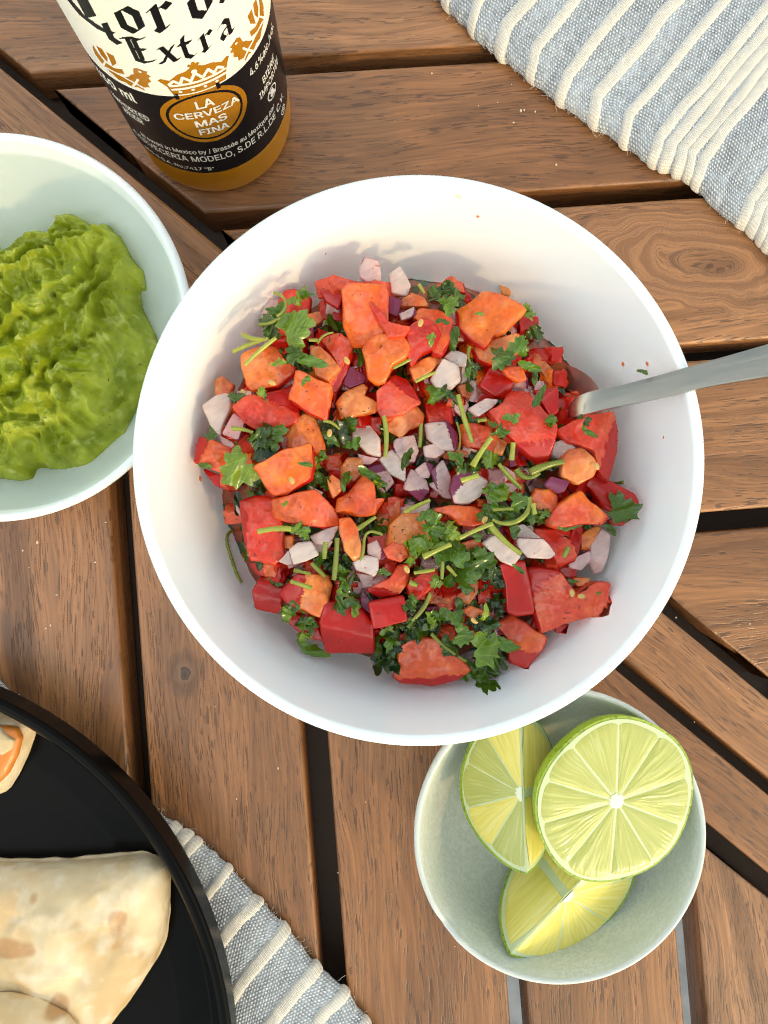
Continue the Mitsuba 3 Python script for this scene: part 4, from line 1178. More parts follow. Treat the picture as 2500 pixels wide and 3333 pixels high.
TOM = [  # crop, level, hue, skin, look, outline
    (4, .000, .9, None, 'dull brown tomato bit', [(290, 850), (340, 825), (410, 880), (380, 940), (290, 960)]),
    (4, -.002, 0, 'all', 'dark red tomato skin', [(955, 330), (1000, 330), (1070, 385), (1110, 360), (1110, 470), (960, 455)]),
    (4, -.002, .9, None, 'brownish red tomato bit', [(870, 430), (950, 415), (980, 470), (900, 510)]),
    (4, .001, .15, 300, 'pinkish red tomato chunk', [(690, 330), (730, 275), (790, 265), (900, 320), (890, 400), (850, 430), (680, 415)]),
    (4, .003, .0, 'all', 'bright red tomato skin wedge', [(955, 275), (1130, 255), (1075, 390), (1000, 345)]),
    (4, .006, .25, 270, 'long coral red tomato strip', [(930, 195), (1040, 178), (1200, 225), (1380, 200), (1470, 205), (1510, 275), (1400, 297), (1330, 262), (1130, 272), (955, 285)]),
    (4, .008, .5, None, 'big orange red tomato cube', [(1105, 290), (1140, 250), (1370, 248), (1395, 300), (1390, 490), (1350, 560), (1300, 602), (1170, 602), (1115, 490)]),
    (4, .003, .85, None, 'brownish orange tomato bit', [(1490, 330), (1550, 285), (1620, 320), (1645, 372), (1560, 375), (1480, 375)]),
    (4, -.003, .0, 'all', 'dark red tomato piece lying deep', [(1150, 690), (1240, 620), (1270, 810), (1170, 760)]),
    (4, .000, .3, 30, 'tall reddish tomato piece', [(960, 590), (1080, 560), (1172, 600), (1165, 690), (1120, 830), (1060, 925), (1010, 890), (1085, 770)]),
    (4, .003, .8, None, 'pale peach tomato cube', [(895, 610), (960, 630), (1085, 770), (1010, 865), (930, 830), (905, 720)]),
    (4, .003, .65, 30, 'light orange tomato cube under a coriander sprig', [(460, 680), (560, 640), (660, 630), (705, 690), (800, 770), (780, 830), (690, 890), (520, 905), (490, 870), (460, 760)]),
    (4, .003, .2, 300, 'large coral red tomato chunk', [(410, 1030), (490, 960), (640, 925), (790, 870), (812, 980), (805, 1110), (700, 1150), (600, 1195), (480, 1120)]),
    (4, .008, .58, 100, 'bright orange square tomato piece', [(815, 790), (870, 815), (1025, 880), (1000, 1105), (880, 1050), (765, 975)]),
    (4, .009, .62, None, 'crumpled orange tomato flesh', [(1235, 640), (1270, 580), (1360, 555), (1480, 560), (1532, 640), (1510, 700), (1420, 760), (1380, 852), (1330, 866), (1270, 820), (1260, 720)]),
    (4, .009, .1, 20, 'bright red tomato piece', [(1510, 520), (1620, 440), (1700, 500), (1725, 560), (1690, 640), (1600, 680), (1550, 757), (1515, 690)]),
    (4, .011, .2, None, 'thin salmon red tomato tail', [(1270, 318), (1350, 400), (1400, 478), (1480, 498), (1540, 505), (1500, 562), (1390, 572), (1355, 500), (1290, 385)]),
    (4, .004, .85, None, 'peach coloured tomato piece', [(1390, 1110), (1500, 1050), (1580, 1010), (1622, 1060), (1612, 1120), (1540, 1152), (1480, 1202), (1400, 1160)]),
    (4, .008, .3, 300, 'salmon pink tomato cube', [(1330, 920), (1440, 815), (1510, 830), (1600, 990), (1510, 1050), (1370, 1092), (1335, 1040)]),
    (4, .003, .75, None, 'glossy orange brown tomato pulp', [(1070, 1000), (1130, 920), (1230, 858), (1262, 900), (1240, 950), (1335, 1000), (1320, 1045), (1200, 1072), (1110, 1102)]),
    (4, .001, .75, None, 'long orange brown tomato piece', [(790, 1110), (860, 1060), (930, 1090), (960, 1170), (992, 1262), (980, 1330), (900, 1290), (755, 1302), (770, 1180)]),
    (4, .001, .45, 170, 'brick red tomato cube', [(180, 1210), (260, 1222), (390, 1290), (365, 1400), (330, 1440), (240, 1402), (150, 1372)]),
    (4, -.002, .0, 'all', 'dark red tomato skin edge', [(195, 1405), (340, 1465), (390, 1562), (290, 1520)]),
    (4, .008, .6, 20, 'large bright orange tomato chunk', [(525, 1405), (680, 1330), (900, 1260), (917, 1400), (900, 1482), (760, 1562), (670, 1572), (600, 1500)]),
    (4, -.004, .0, 'all', 'deep red tomato wedge', [(700, 1150), (790, 1130), (760, 1290), (690, 1240)]),
    (4, -.004, .3, None, 'dark red tomato pulp lying deep', [(1000, 1340), (1100, 1330), (1080, 1440), (980, 1450)]),
    (4, .001, .8, None, 'glossy brown tomato pulp with seeds', [(1085, 1400), (1140, 1340), (1220, 1350), (1240, 1430), (1170, 1495), (1090, 1470)]),
    (4, -.003, .1, None, 'small dark red tomato bit', [(1270, 1090), (1340, 1080), (1340, 1200), (1260, 1150)]),
    (5, .004, .5, 60, 'salmon orange tomato slab', [(190, 440), (240, 380), (340, 400), (442, 460), (440, 560), (400, 640), (370, 692), (300, 680), (330, 560), (250, 470)]),
    (5, .004, .6, 130, 'big orange tomato chunk with red skin', [(478, 390), (560, 350), (640, 280), (740, 300), (870, 370), (912, 400), (850, 460), (790, 530), (700, 562), (650, 642), (560, 590), (480, 522)]),
    (5, .000, .9, 130, 'brownish red tomato pulp', [(570, 650), (680, 590), (850, 550), (922, 590), (920, 650), (800, 690), (690, 760), (600, 720)]),
    (5, .002, .1, 'all', 'dark red tomato wedge', [(690, 755), (835, 860), (800, 962), (700, 950), (608, 882)]),
    (5, .007, .45, None, 'small salmon tomato slice', [(748, 770), (880, 755), (907, 842), (860, 862), (790, 822)]),
    (5, .008, .22, 100, 'large pinkish tomato chunk with ribbed flesh', [(680, 1050), (780, 990), (830, 920), (920, 915), (1000, 1010), (1092, 1140), (1085, 1222), (1060, 1340), (1030, 1392), (950, 1340), (850, 1260), (770, 1180)]),
    (5, .001, .0, 'all', 'upright red tomato piece', [(965, 910), (1112, 895), (1112, 1050), (1060, 1085), (1000, 980)]),
    (5, -.003, .0, 'all', 'dark red tomato piece beside the spoon', [(1110, 965), (1190, 970), (1195, 1100), (1112, 1130)]),
    (5, .004, .25, 20, 'large glossy red tomato wedge', [(1098, 1182), (1200, 1120), (1270, 1080), (1460, 1045), (1512, 1170), (1517, 1300), (1470, 1422), (1440, 1492), (1370, 1440), (1340, 1300), (1220, 1272), (1160, 1252)]),
    (5, .008, .82, None, 'rounded peach coloured tomato core', [(1150, 1340), (1190, 1295), (1280, 1290), (1342, 1340), (1372, 1400), (1340, 1462), (1250, 1512), (1140, 1452)]),
    (5, .001, .5, 60, 'salmon orange tomato piece', [(490, 1130), (600, 1120), (742, 1200), (720, 1312), (620, 1292), (520, 1262), (485, 1180)]),
    (5, .000, .05, None, 'maroon tomato cube', [(255, 990), (420, 988), (442, 1122), (280, 1124)]),
    (5, .003, .8, None, 'brownish orange tomato piece', [(165, 770), (290, 700), (385, 708), (300, 795), (200, 852)]),
    (5, -.002, .95, None, 'translucent brown tomato pulp', [(465, 885), (560, 858), (612, 900), (600, 965), (500, 955)]),
    (5, -.002, .9, None, 'dull orange tomato bit', [(380, 1295), (470, 1280), (540, 1310), (480, 1370), (390, 1350)]),
    (5, .000, .8, None, 'reddish orange tomato bit', [(720, 1225), (790, 1230), (760, 1330), (700, 1320)]),
    (5, -.003, .95, None, 'brown tomato pulp by the wall', [(925, 700), (980, 670), (1110, 830), (1140, 930), (1090, 900), (990, 780)]),
    (7, .004, .6, None, 'small orange peach tomato cube', [(930, 250), (970, 175), (1060, 180), (1112, 230), (1112, 300), (1070, 332), (960, 312)]),
    (7, .002, .05, 'all', 'long red tomato wedge', [(1290, 150), (1330, 95), (1450, 130), (1600, 210), (1622, 272), (1560, 300), (1520, 350), (1400, 290), (1330, 190)]),
    (7, .007, .48, 60, 'orange red tomato chunk', [(1052, 370), (1130, 270), (1250, 190), (1320, 260), (1442, 352), (1400, 402), (1250, 402), (1130, 432), (1070, 410)]),
    (7, -.001, .0, 'all', 'dark red tomato slice', [(1430, 380), (1530, 340), (1570, 372), (1520, 412), (1450, 405)]),
    (7, .000, .22, 20, 'pinkish red tomato chunk', [(955, 430), (1220, 420), (1272, 490), (1210, 640), (1110, 682), (1080, 580), (1000, 490)]),
    (7, -.002, .85, None, 'orange brown tomato pulp', [(1250, 480), (1310, 430), (1395, 415), (1345, 480), (1325, 575), (1265, 562)]),
    (7, .003, .05, 'all', 'tall glossy red tomato piece', [(735, 660), (900, 640), (932, 780), (962, 970), (850, 987), (790, 962), (775, 780)]),
    (7, .006, .28, 190, 'large salmon red tomato wedge', [(926, 690), (990, 680), (1120, 700), (1165, 765), (1225, 842), (1300, 820), (1315, 785), (1442, 775), (1432, 900), (1390, 982), (1250, 1012), (1130, 1042), (1020, 1097), (980, 982), (940, 882)]),
    (7, .001, .7, None, 'orange tomato bit', [(1200, 740), (1310, 750), (1320, 790), (1230, 800)]),
    (7, .000, .0, 'all', 'bright red tomato sliver', [(935, 1085), (970, 980), (1017, 1010), (1000, 1112)]),
    (7, .003, .35, 60, 'salmon tomato cube with red skin', [(715, 1050), (820, 993), (900, 1040), (1032, 1115), (1020, 1180), (912, 1322), (805, 1282), (800, 1130)]),
    (7, .002, .42, 95, 'big salmon orange tomato chunk with red underside', [(70, 1380), (120, 1180), (200, 1110), (350, 1140), (430, 1222), (500, 1280), (548, 1332), (460, 1402), (320, 1442), (130, 1427)]),
    (7, .004, .85, None, 'orange brown tomato cube', [(38, 410), (110, 350), (240, 340), (292, 470), (302, 540), (200, 552), (80, 562), (18, 530)]),
    (7, .008, .35, None, 'round salmon tomato lump', [(2, 570), (60, 520), (140, 540), (162, 600), (110, 642), (30, 622)]),
    (7, .006, .5, None, 'orange pink tomato pulp with a seed', [(305, 310), (430, 283), (580, 290), (662, 340), (672, 392), (560, 412), (480, 402), (420, 342)]),
    (7, .003, .55, None, 'small pink brown tomato bit', [(500, 520), (600, 500), (650, 540), (560, 580), (500, 575)]),
    (7, .004, .12, 60, 'red brown tomato cube', [(148, 790), (250, 710), (340, 690), (347, 742), (280, 832), (212, 905), (160, 852)]),
    (7, -.003, .95, None, 'dark brown translucent tomato pulp', [(278, 905), (330, 840), (430, 780), (502, 840), (420, 905)]),
    (7, -.001, .85, None, 'tan tomato piece', [(428, 892), (520, 800), (612, 740), (602, 832), (540, 922)]),
    (7, .003, .82, None, 'tan orange tomato bit under a coriander leaf', [(515, 960), (560, 923), (680, 960), (700, 1030), (600, 1040)]),
    (7, -.002, .1, None, 'dark red tomato piece lying low', [(95, 1110), (200, 1085), (150, 1190), (95, 1255)]),
    (7, -.003, .0, 'all', 'red tomato edge under the salmon wedge', [(1090, 1060), (1180, 1040), (1150, 1095), (1100, 1095)]),
    (7, -.002, .0, 'all', 'red tomato piece lying deep', [(1110, 690), (1230, 650), (1230, 740), (1160, 740)]),
    (6, .003, .15, 200, 'large pinkish red tomato slab', [(370, 280), (480, 240), (590, 260), (642, 360), (652, 440), (662, 640), (600, 692), (450, 662), (410, 560), (388, 420)]),
    (6, .007, .45, 90, 'bright orange red tomato piece with pulp', [(582, 250), (720, 220), (880, 190), (922, 260), (1000, 320), (1045, 432), (940, 452), (800, 432), (700, 412), (600, 372)]),
    (6, .007, .55, None, 'orange salmon tomato chunk', [(1028, 350), (1040, 250), (1100, 230), (1200, 98), (1282, 160), (1292, 260), (1352, 250), (1290, 362), (1180, 372), (1100, 342)]),
    (6, -.001, .9, None, 'brown red tomato piece', [(1298, 360), (1390, 270), (1452, 270), (1462, 372), (1380, 442), (1300, 432)]),
    (6, .008, .72, None, 'elongated orange tomato pulp', [(1042, 390), (1120, 385), (1172, 450), (1198, 570), (1192, 642), (1150, 677), (1090, 600), (1055, 500)]),
    (6, -.002, .65, 180, 'orange red tomato piece at the wall', [(432, 690), (560, 685), (682, 690), (622, 792), (490, 772)]),
    (6, .000, .1, 'all', 'pinkish red tomato cube', [(458, 880), (510, 788), (705, 810), (662, 900), (642, 1035), (480, 1002)]),
    (6, .000, .0, 'all', 'curved red tomato skin', [(650, 1000), (780, 1050), (900, 1130), (942, 1222), (790, 1182), (690, 1082)]),
    (6, .004, .78, 150, 'brown orange tomato chunk with red skin', [(636, 900), (760, 772), (960, 776), (984, 850), (960, 962), (910, 1064), (800, 1012), (690, 970)]),
    (6, .003, .0, 'all', 'dark red tomato cube with a sharp edge', [(918, 1090), (950, 958), (1080, 958), (1195, 1000), (1268, 1100), (1282, 1312), (952, 1314)]),
    (6, .004, .35, 90, 'salmon tomato wedge', [(1228, 872), (1390, 792), (1440, 720), (1532, 712), (1512, 822), (1450, 902), (1330, 925)]),
    (6, .007, .05, 'all', 'bright red rectangular tomato piece', [(1248, 960), (1482, 918), (1502, 1082), (1280, 1132)]),
    (6, -.002, .05, 'all', 'dark red tomato corner', [(1308, 1130), (1425, 1112), (1382, 1225), (1330, 1192)]),
    (6, .005, .9, None, 'pinkish brown tomato nub', [(956, 120), (990, 88), (1052, 130), (1052, 200), (1000, 247), (970, 180)]),
    (6, .000, .1, None, 'red tomato bit', [(1340, 690), (1440, 680), (1400, 760), (1350, 750)]),
    (6, -.002, .6, None, 'orange tomato bit lying deep', [(640, 500), (740, 500), (720, 590), (650, 580)]),
]
FACETS = {'dark red tomato cube with a sharp edge': [(95, 42, .02)], 'bright red rectangular tomato piece': [(270, 40, .38)], 'big orange red tomato cube': [(120, 40, .22), (0, 35, .42)], 'large glossy red tomato wedge': [(10, 45, .18)],
          'bright orange square tomato piece': [(100, 38, .38)], 'large bright orange tomato chunk': [(110, 30, .18)], 'large pinkish red tomato slab': [(180, 40, .36), (270, 30, .4)], 'big salmon orange tomato chunk with red underside': [(90, 48, .24)]}
for k, dz, hue, skin, look, o in TOM:
    chunk(k, o, dz, skin=skin, hue=hue, look=look, facets=FACETS.get(look))

ON = [  # crop, level, pinkness, direction of the purple edge, look, outline
    (4, .007, .55, 270, 'lilac red onion cube on a red strip', [(1240, 65), (1330, 90), (1350, 212), (1270, 226), (1215, 192), (1210, 130)]),
    (4, .003, .2, None, 'pale onion piece flecked with chilli', [(1400, 170), (1470, 120), (1532, 240), (1505, 312), (1420, 292)]),
    (4, -.001, .6, None, 'pale pink onion piece behind a coriander sprig', [(580, 420), (640, 330), (705, 330), (692, 402), (660, 432), (590, 505)]),
    (4, .004, .25, None, 'cream white onion cube', [(208, 1010), (290, 948), (350, 928), (382, 940), (382, 1042), (330, 1152), (318, 1197), (258, 1130)]),
    (4, .004, .95, 20, 'magenta pink onion piece', [(410, 1058), (478, 1112), (440, 1232), (328, 1190)]),
    (4, -.002, .6, None, 'greyish pink onion bit', [(315, 1200), (400, 1240), (432, 1292), (350, 1290)]),
    (4, .000, 1., 'all', 'purple red onion slice', [(1105, 870), (1150, 758), (1248, 822), (1242, 862), (1150, 898)]),
    (4, .002, .15, None, 'large greyish white onion piece', [(1168, 1130), (1280, 1138), (1342, 1220), (1347, 1332), (1260, 1312), (1168, 1222)]),
    (4, .001, .1, None, 'pointed white onion piece', [(1338, 1350), (1420, 1288), (1502, 1400), (1502, 1492), (1400, 1442)]),
    (4, .001, .55, 90, 'greyish pink onion cube', [(1436, 1230), (1560, 1198), (1588, 1290), (1562, 1372), (1480, 1382), (1430, 1292)]),
    (4, .000, .8, 60, 'pink and purple onion bit', [(1198, 1320), (1332, 1348), (1270, 1392), (1210, 1382)]),
    (4, -.001, .8, 300, 'purple grey onion piece', [(1258, 1400), (1372, 1378), (1432, 1500), (1372, 1564), (1310, 1522)]),
    (4, -.001, .3, None, 'pale onion sliver', [(556, 1322), (702, 1318), (622, 1374), (560, 1366)]),
    (4, .003, 1., 'all', 'dark purple onion piece', [(1398, 310), (1482, 338), (1452, 442), (1398, 422)]),
    (4, .003, .4, 0, 'pale lilac onion piece with a purple tip', [(1466, 422), (1562, 378), (1580, 432), (1480, 468)]),
    (4, .003, .7, 30, 'pink edged onion piece beside the coriander leaf', [(828, 408), (917, 490), (902, 562), (865, 522)]),
    (5, .004, .15, None, 'white onion chunk with chilli flecks', [(298, 840), (380, 718), (472, 760), (492, 850), (430, 902), (330, 882)]),
    (5, .002, .05, None, 'translucent white onion piece', [(386, 700), (440, 652), (532, 690), (522, 752), (440, 744)]),
    (5, -.002, .6, None, 'greyish lilac onion piece lying low', [(438, 960), (500, 928), (542, 1012), (502, 1082), (450, 1042)]),
    (5, .007, .3, 60, 'long lilac onion stick with a purple edge', [(538, 1030), (650, 958), (742, 963), (690, 1022), (602, 1084)]),
    (5, .003, .25, 320, 'large purple edged white onion piece', [(268, 1130), (400, 1108), (468, 1190), (462, 1292), (370, 1294), (278, 1222)]),
    (5, .003, .45, None, 'pinkish white onion cube', [(252, 1270), (350, 1248), (388, 1310), (330, 1344), (268, 1332)]),
    (5, .001, .6, 0, 'lilac onion piece with a purple side', [(198, 1420), (270, 1368), (320, 1392), (290, 1472), (240, 1472)]),
    (5, .001, .5, 200, 'lilac onion wedge', [(300, 1430), (380, 1358), (432, 1472), (412, 1552), (340, 1542)]),
    (7, .001, .55, 50, 'greyish lilac onion piece', [(128, 170), (180, 48), (272, 120), (292, 190), (230, 252)]),
    (5, .001, .1, None, 'white onion piece between tomato wedges', [(1066, 1260), (1140, 1228), (1228, 1282), (1150, 1354), (1070, 1322)]),
    (5, -.001, 1., 'all', 'purple onion piece under a stem', [(798, 1320), (850, 1268), (912, 1310), (902, 1372), (808, 1402)]),
    (5, -.001, .6, None, 'lilac onion piece lying deep', [(756, 1390), (832, 1440), (864, 1563), (776, 1563)]),
    (7, .007, .12, 180, 'big white onion under a stem', [(422, 180), (450, 98), (500, 58), (580, 78), (663, 130), (612, 222), (540, 268), (448, 272)]),
    (7, .000, .65, None, 'pinkish grey onion bit', [(286, 150), (350, 122), (402, 170), (432, 242), (380, 232)]),
    (7, .006, .12, 300, 'white onion slab beside a long stem', [(636, 520), (700, 473), (800, 530), (873, 612), (830, 668), (740, 632)]),
    (7, .003, .2, None, 'white lilac onion slice', [(828, 420), (890, 402), (1012, 500), (900, 492), (838, 484)]),
    (7, .006, .25, 270, 'long white lilac onion piece', [(856, 490), (1020, 498), (1098, 600), (1060, 624), (930, 614), (868, 542)]),
    (7, .001, .4, None, 'long pinkish white onion piece', [(1325, 510), (1410, 428), (1453, 470), (1402, 702), (1360, 718), (1312, 640)]),
    (7, .000, .5, 270, 'purple topped onion crescent', [(1176, 632), (1322, 568), (1314, 642), (1260, 694), (1188, 682)]),
    (7, .007, 1., 'all', 'vivid purple onion cube', [(1028, 150), (1070, 98), (1183, 130), (1152, 192), (1110, 202)]),
    (7, -.001, .35, None, 'pale onion piece behind a stem', [(98, 342), (160, 288), (292, 250), (292, 302), (200, 354)]),
    (7, -.003, 1., 'all', 'dark purple onion bit', [(270, 935), (350, 925), (360, 980), (290, 985)]),
    (7, -.002, .6, None, 'pink onion sliver under the leaves', [(556, 1260), (662, 1268), (652, 1304), (600, 1294)]),
    (6, .004, .4, None, 'pinkish white onion piece with an orange fleck', [(848, 510), (960, 458), (1044, 438), (1002, 522), (962, 564), (878, 564)]),
    (6, .006, .15, None, 'white onion cube', [(702, 600), (760, 558), (850, 548), (903, 640), (820, 683), (735, 704)]),
    (6, .003, .25, None, 'pale triangular onion bit', [(636, 680), (702, 608), (724, 692), (690, 704)]),
    (6, .002, .15, None, 'translucent onion cube', [(868, 562), (960, 528), (1004, 540), (932, 644), (888, 622)]),
    (6, .006, .2, None, 'white onion cube with fibres', [(1136, 690), (1220, 638), (1303, 660), (1313, 742), (1280, 783), (1160, 742)]),
    (6, .000, .55, None, 'lilac onion cube', [(1156, 760), (1272, 782), (1273, 852), (1220, 860)]),
    (6, .004, .35, 340, 'white onion piece with a purple edge', [(1238, 570), (1300, 538), (1363, 650), (1330, 674), (1238, 632)]),
    (6, -.001, 1., 'all', 'purple onion sliver', [(1196, 870), (1250, 938), (1253, 1034), (1188, 982)]),
    (6, .002, .6, None, 'pale pink onion piece', [(846, 168), (932, 208), (912, 244), (828, 202)]),
    (6, .000, .7, None, 'small lilac onion bit', [(346, 300), (372, 328), (382, 382), (350, 342)]),
]
for k, dz, pink, edge, look, o in ON:
    chunk(k, o, dz, skin=edge, hue=pink, mat='onion', name='onion_piece', look=look, cat='onion', rough=.45)

# ------------------------------------------------ coriander: leaves, chopped bunches, stems


def leaf_sheet(rng, size, kind):
    """A leaf or torn shard of one, about size across: (vertices, faces, its own coordinates)."""
    nr, nt = 7, 40
    t = np.linspace(0, 2 * np.pi, nt, endpoint=False)
    if kind == 'leaf':                                             # a fan of lobes with toothed ends
        lob = .62 + .24 * np.abs(np.cos(1.5 * (t - np.pi / 2))) + .10 * np.cos(9 * t + rng.rand() * 6) + .05 * np.cos(17 * t)
        lob *= 1 - .45 * np.exp(-((t - 1.5 * np.pi) / .5) ** 2)
    elif kind == 'strip':
        lob = 1 / np.sqrt((np.cos(t) / .30) ** 2 + (np.sin(t) / 1.0) ** 2) * (1 + .12 * np.cos(5 * t + rng.rand() * 6))
    else:
        lob = .58 + .20 * np.cos(2 * t + rng.rand() * 6) + .16 * np.cos(3 * t + rng.rand() * 6) + .09 * np.cos(7 * t + rng.rand() * 6)
    rr = np.linspace(0, 1, nr)[1:, None] * lob[None]
    x, y = np.r_[0, (rr * np.cos(t)).ravel()], np.r_[0, (rr * np.sin(t)).ravel()]
    c1, c2, c3 = rng.uniform(-.9, .9), rng.uniform(.2, 1.1) * rng.choice([-1, 1]), rng.uniform(0, 6)
    z = c1 * x * x * .8 + c2 * y * y * .5 + .16 * np.sin(3.2 * x + c3) * np.cos(2.6 * y + c3) + .07 * np.sin(9 * x + 5 * y + c3) - .18 * np.abs(x) * (kind == 'leaf')
    v = np.stack([x, y, z], 1) * size / 2
    f = [[0, 1 + i, 1 + (i + 1) % nt] for i in range(nt)]
    for r in range(nr - 2):
        for i in range(nt):
            a, b = 1 + r * nt + i, 1 + r * nt + (i + 1) % nt
            f += [[a, a + nt, b + nt], [a, b + nt, b]]
    return v, np.array(f), np.stack([x, y], 1)


def rot(rng, tilt):
    a = rng.uniform(0, 2 * np.pi)
    ax = np.array([math.cos(a), math.sin(a), 0])
    return trimesh.transformations.rotation_matrix(rng.uniform(.2, 1) * tilt, ax)[:3, :3]


herb_no = 0


def herb(k, x, y, w, shade, look, dz=.006, kind='leaf', turn=None, shards=1, tilt=.5, aspect=1.0, name=None):
    """shade 0 (blackish green) to 10 (light yellow green); w: width in the crop's pixels."""
    global herb_no
    herb_no += 1
    rng = np.random.RandomState(500 + herb_no)
    q = px(k, x, y)
    p0 = seat(*q, dz)
    size = (1.25 if shards == 1 else 1.45) * w * K[k][2] * (H - p0[2]) / FOC
    vs, fs, us, n = [], [], [], 0
    shards = shards if shards == 1 else shards + 2
    for s in range(shards):
        v, f, u = leaf_sheet(rng, size * (1.0 if shards == 1 else rng.uniform(.5, .8)), kind if shards == 1 or s == 0 else rng.choice(['shard', 'shard', 'strip', 'leaf']))
        v = v * [1, aspect, 1] if shards == 1 else v
        a = math.radians(-(turn if turn is not None else rng.uniform(0, 360))) if s == 0 else rng.uniform(0, 6.28)
        v = v @ np.array([[math.cos(a), math.sin(a), 0], [-math.sin(a), math.cos(a), 0], [0, 0, 1]])
        v = v @ rot(rng, tilt if shards == 1 else .95).T
        o = np.zeros(3) if shards == 1 else np.r_[rng.uniform(-.27, .27, 2) * size, rng.uniform(-.12, .18) * size]
        vs.append(v + o); fs.append(f + n); n += len(v)
        us.append(u + [0, 4 * int(np.clip(round(shade + (rng.randn() * 1.3 - .5 if shards > 1 else 0)), 0, 10))])
    v = np.vstack(vs) + p0
    lift = np.interp(np.hypot(v[:, 0] - SB[0], v[:, 1] - SB[1]), wall_in[::-1][:, 0], wall_in[::-1][:, 1]) + .0006
    v[:, 2] = np.maximum(v[:, 2], lift)
    nm = thing(name or ('coriander_leaf' if shards == 1 else 'chopped_coriander'), said(f'{look} {where(p0)}'), 'coriander', 'coriander leaves in the salsa')
    add(nm, (v, np.vstack(fs)), 'leaf', smooth=True, uv=np.vstack(us))


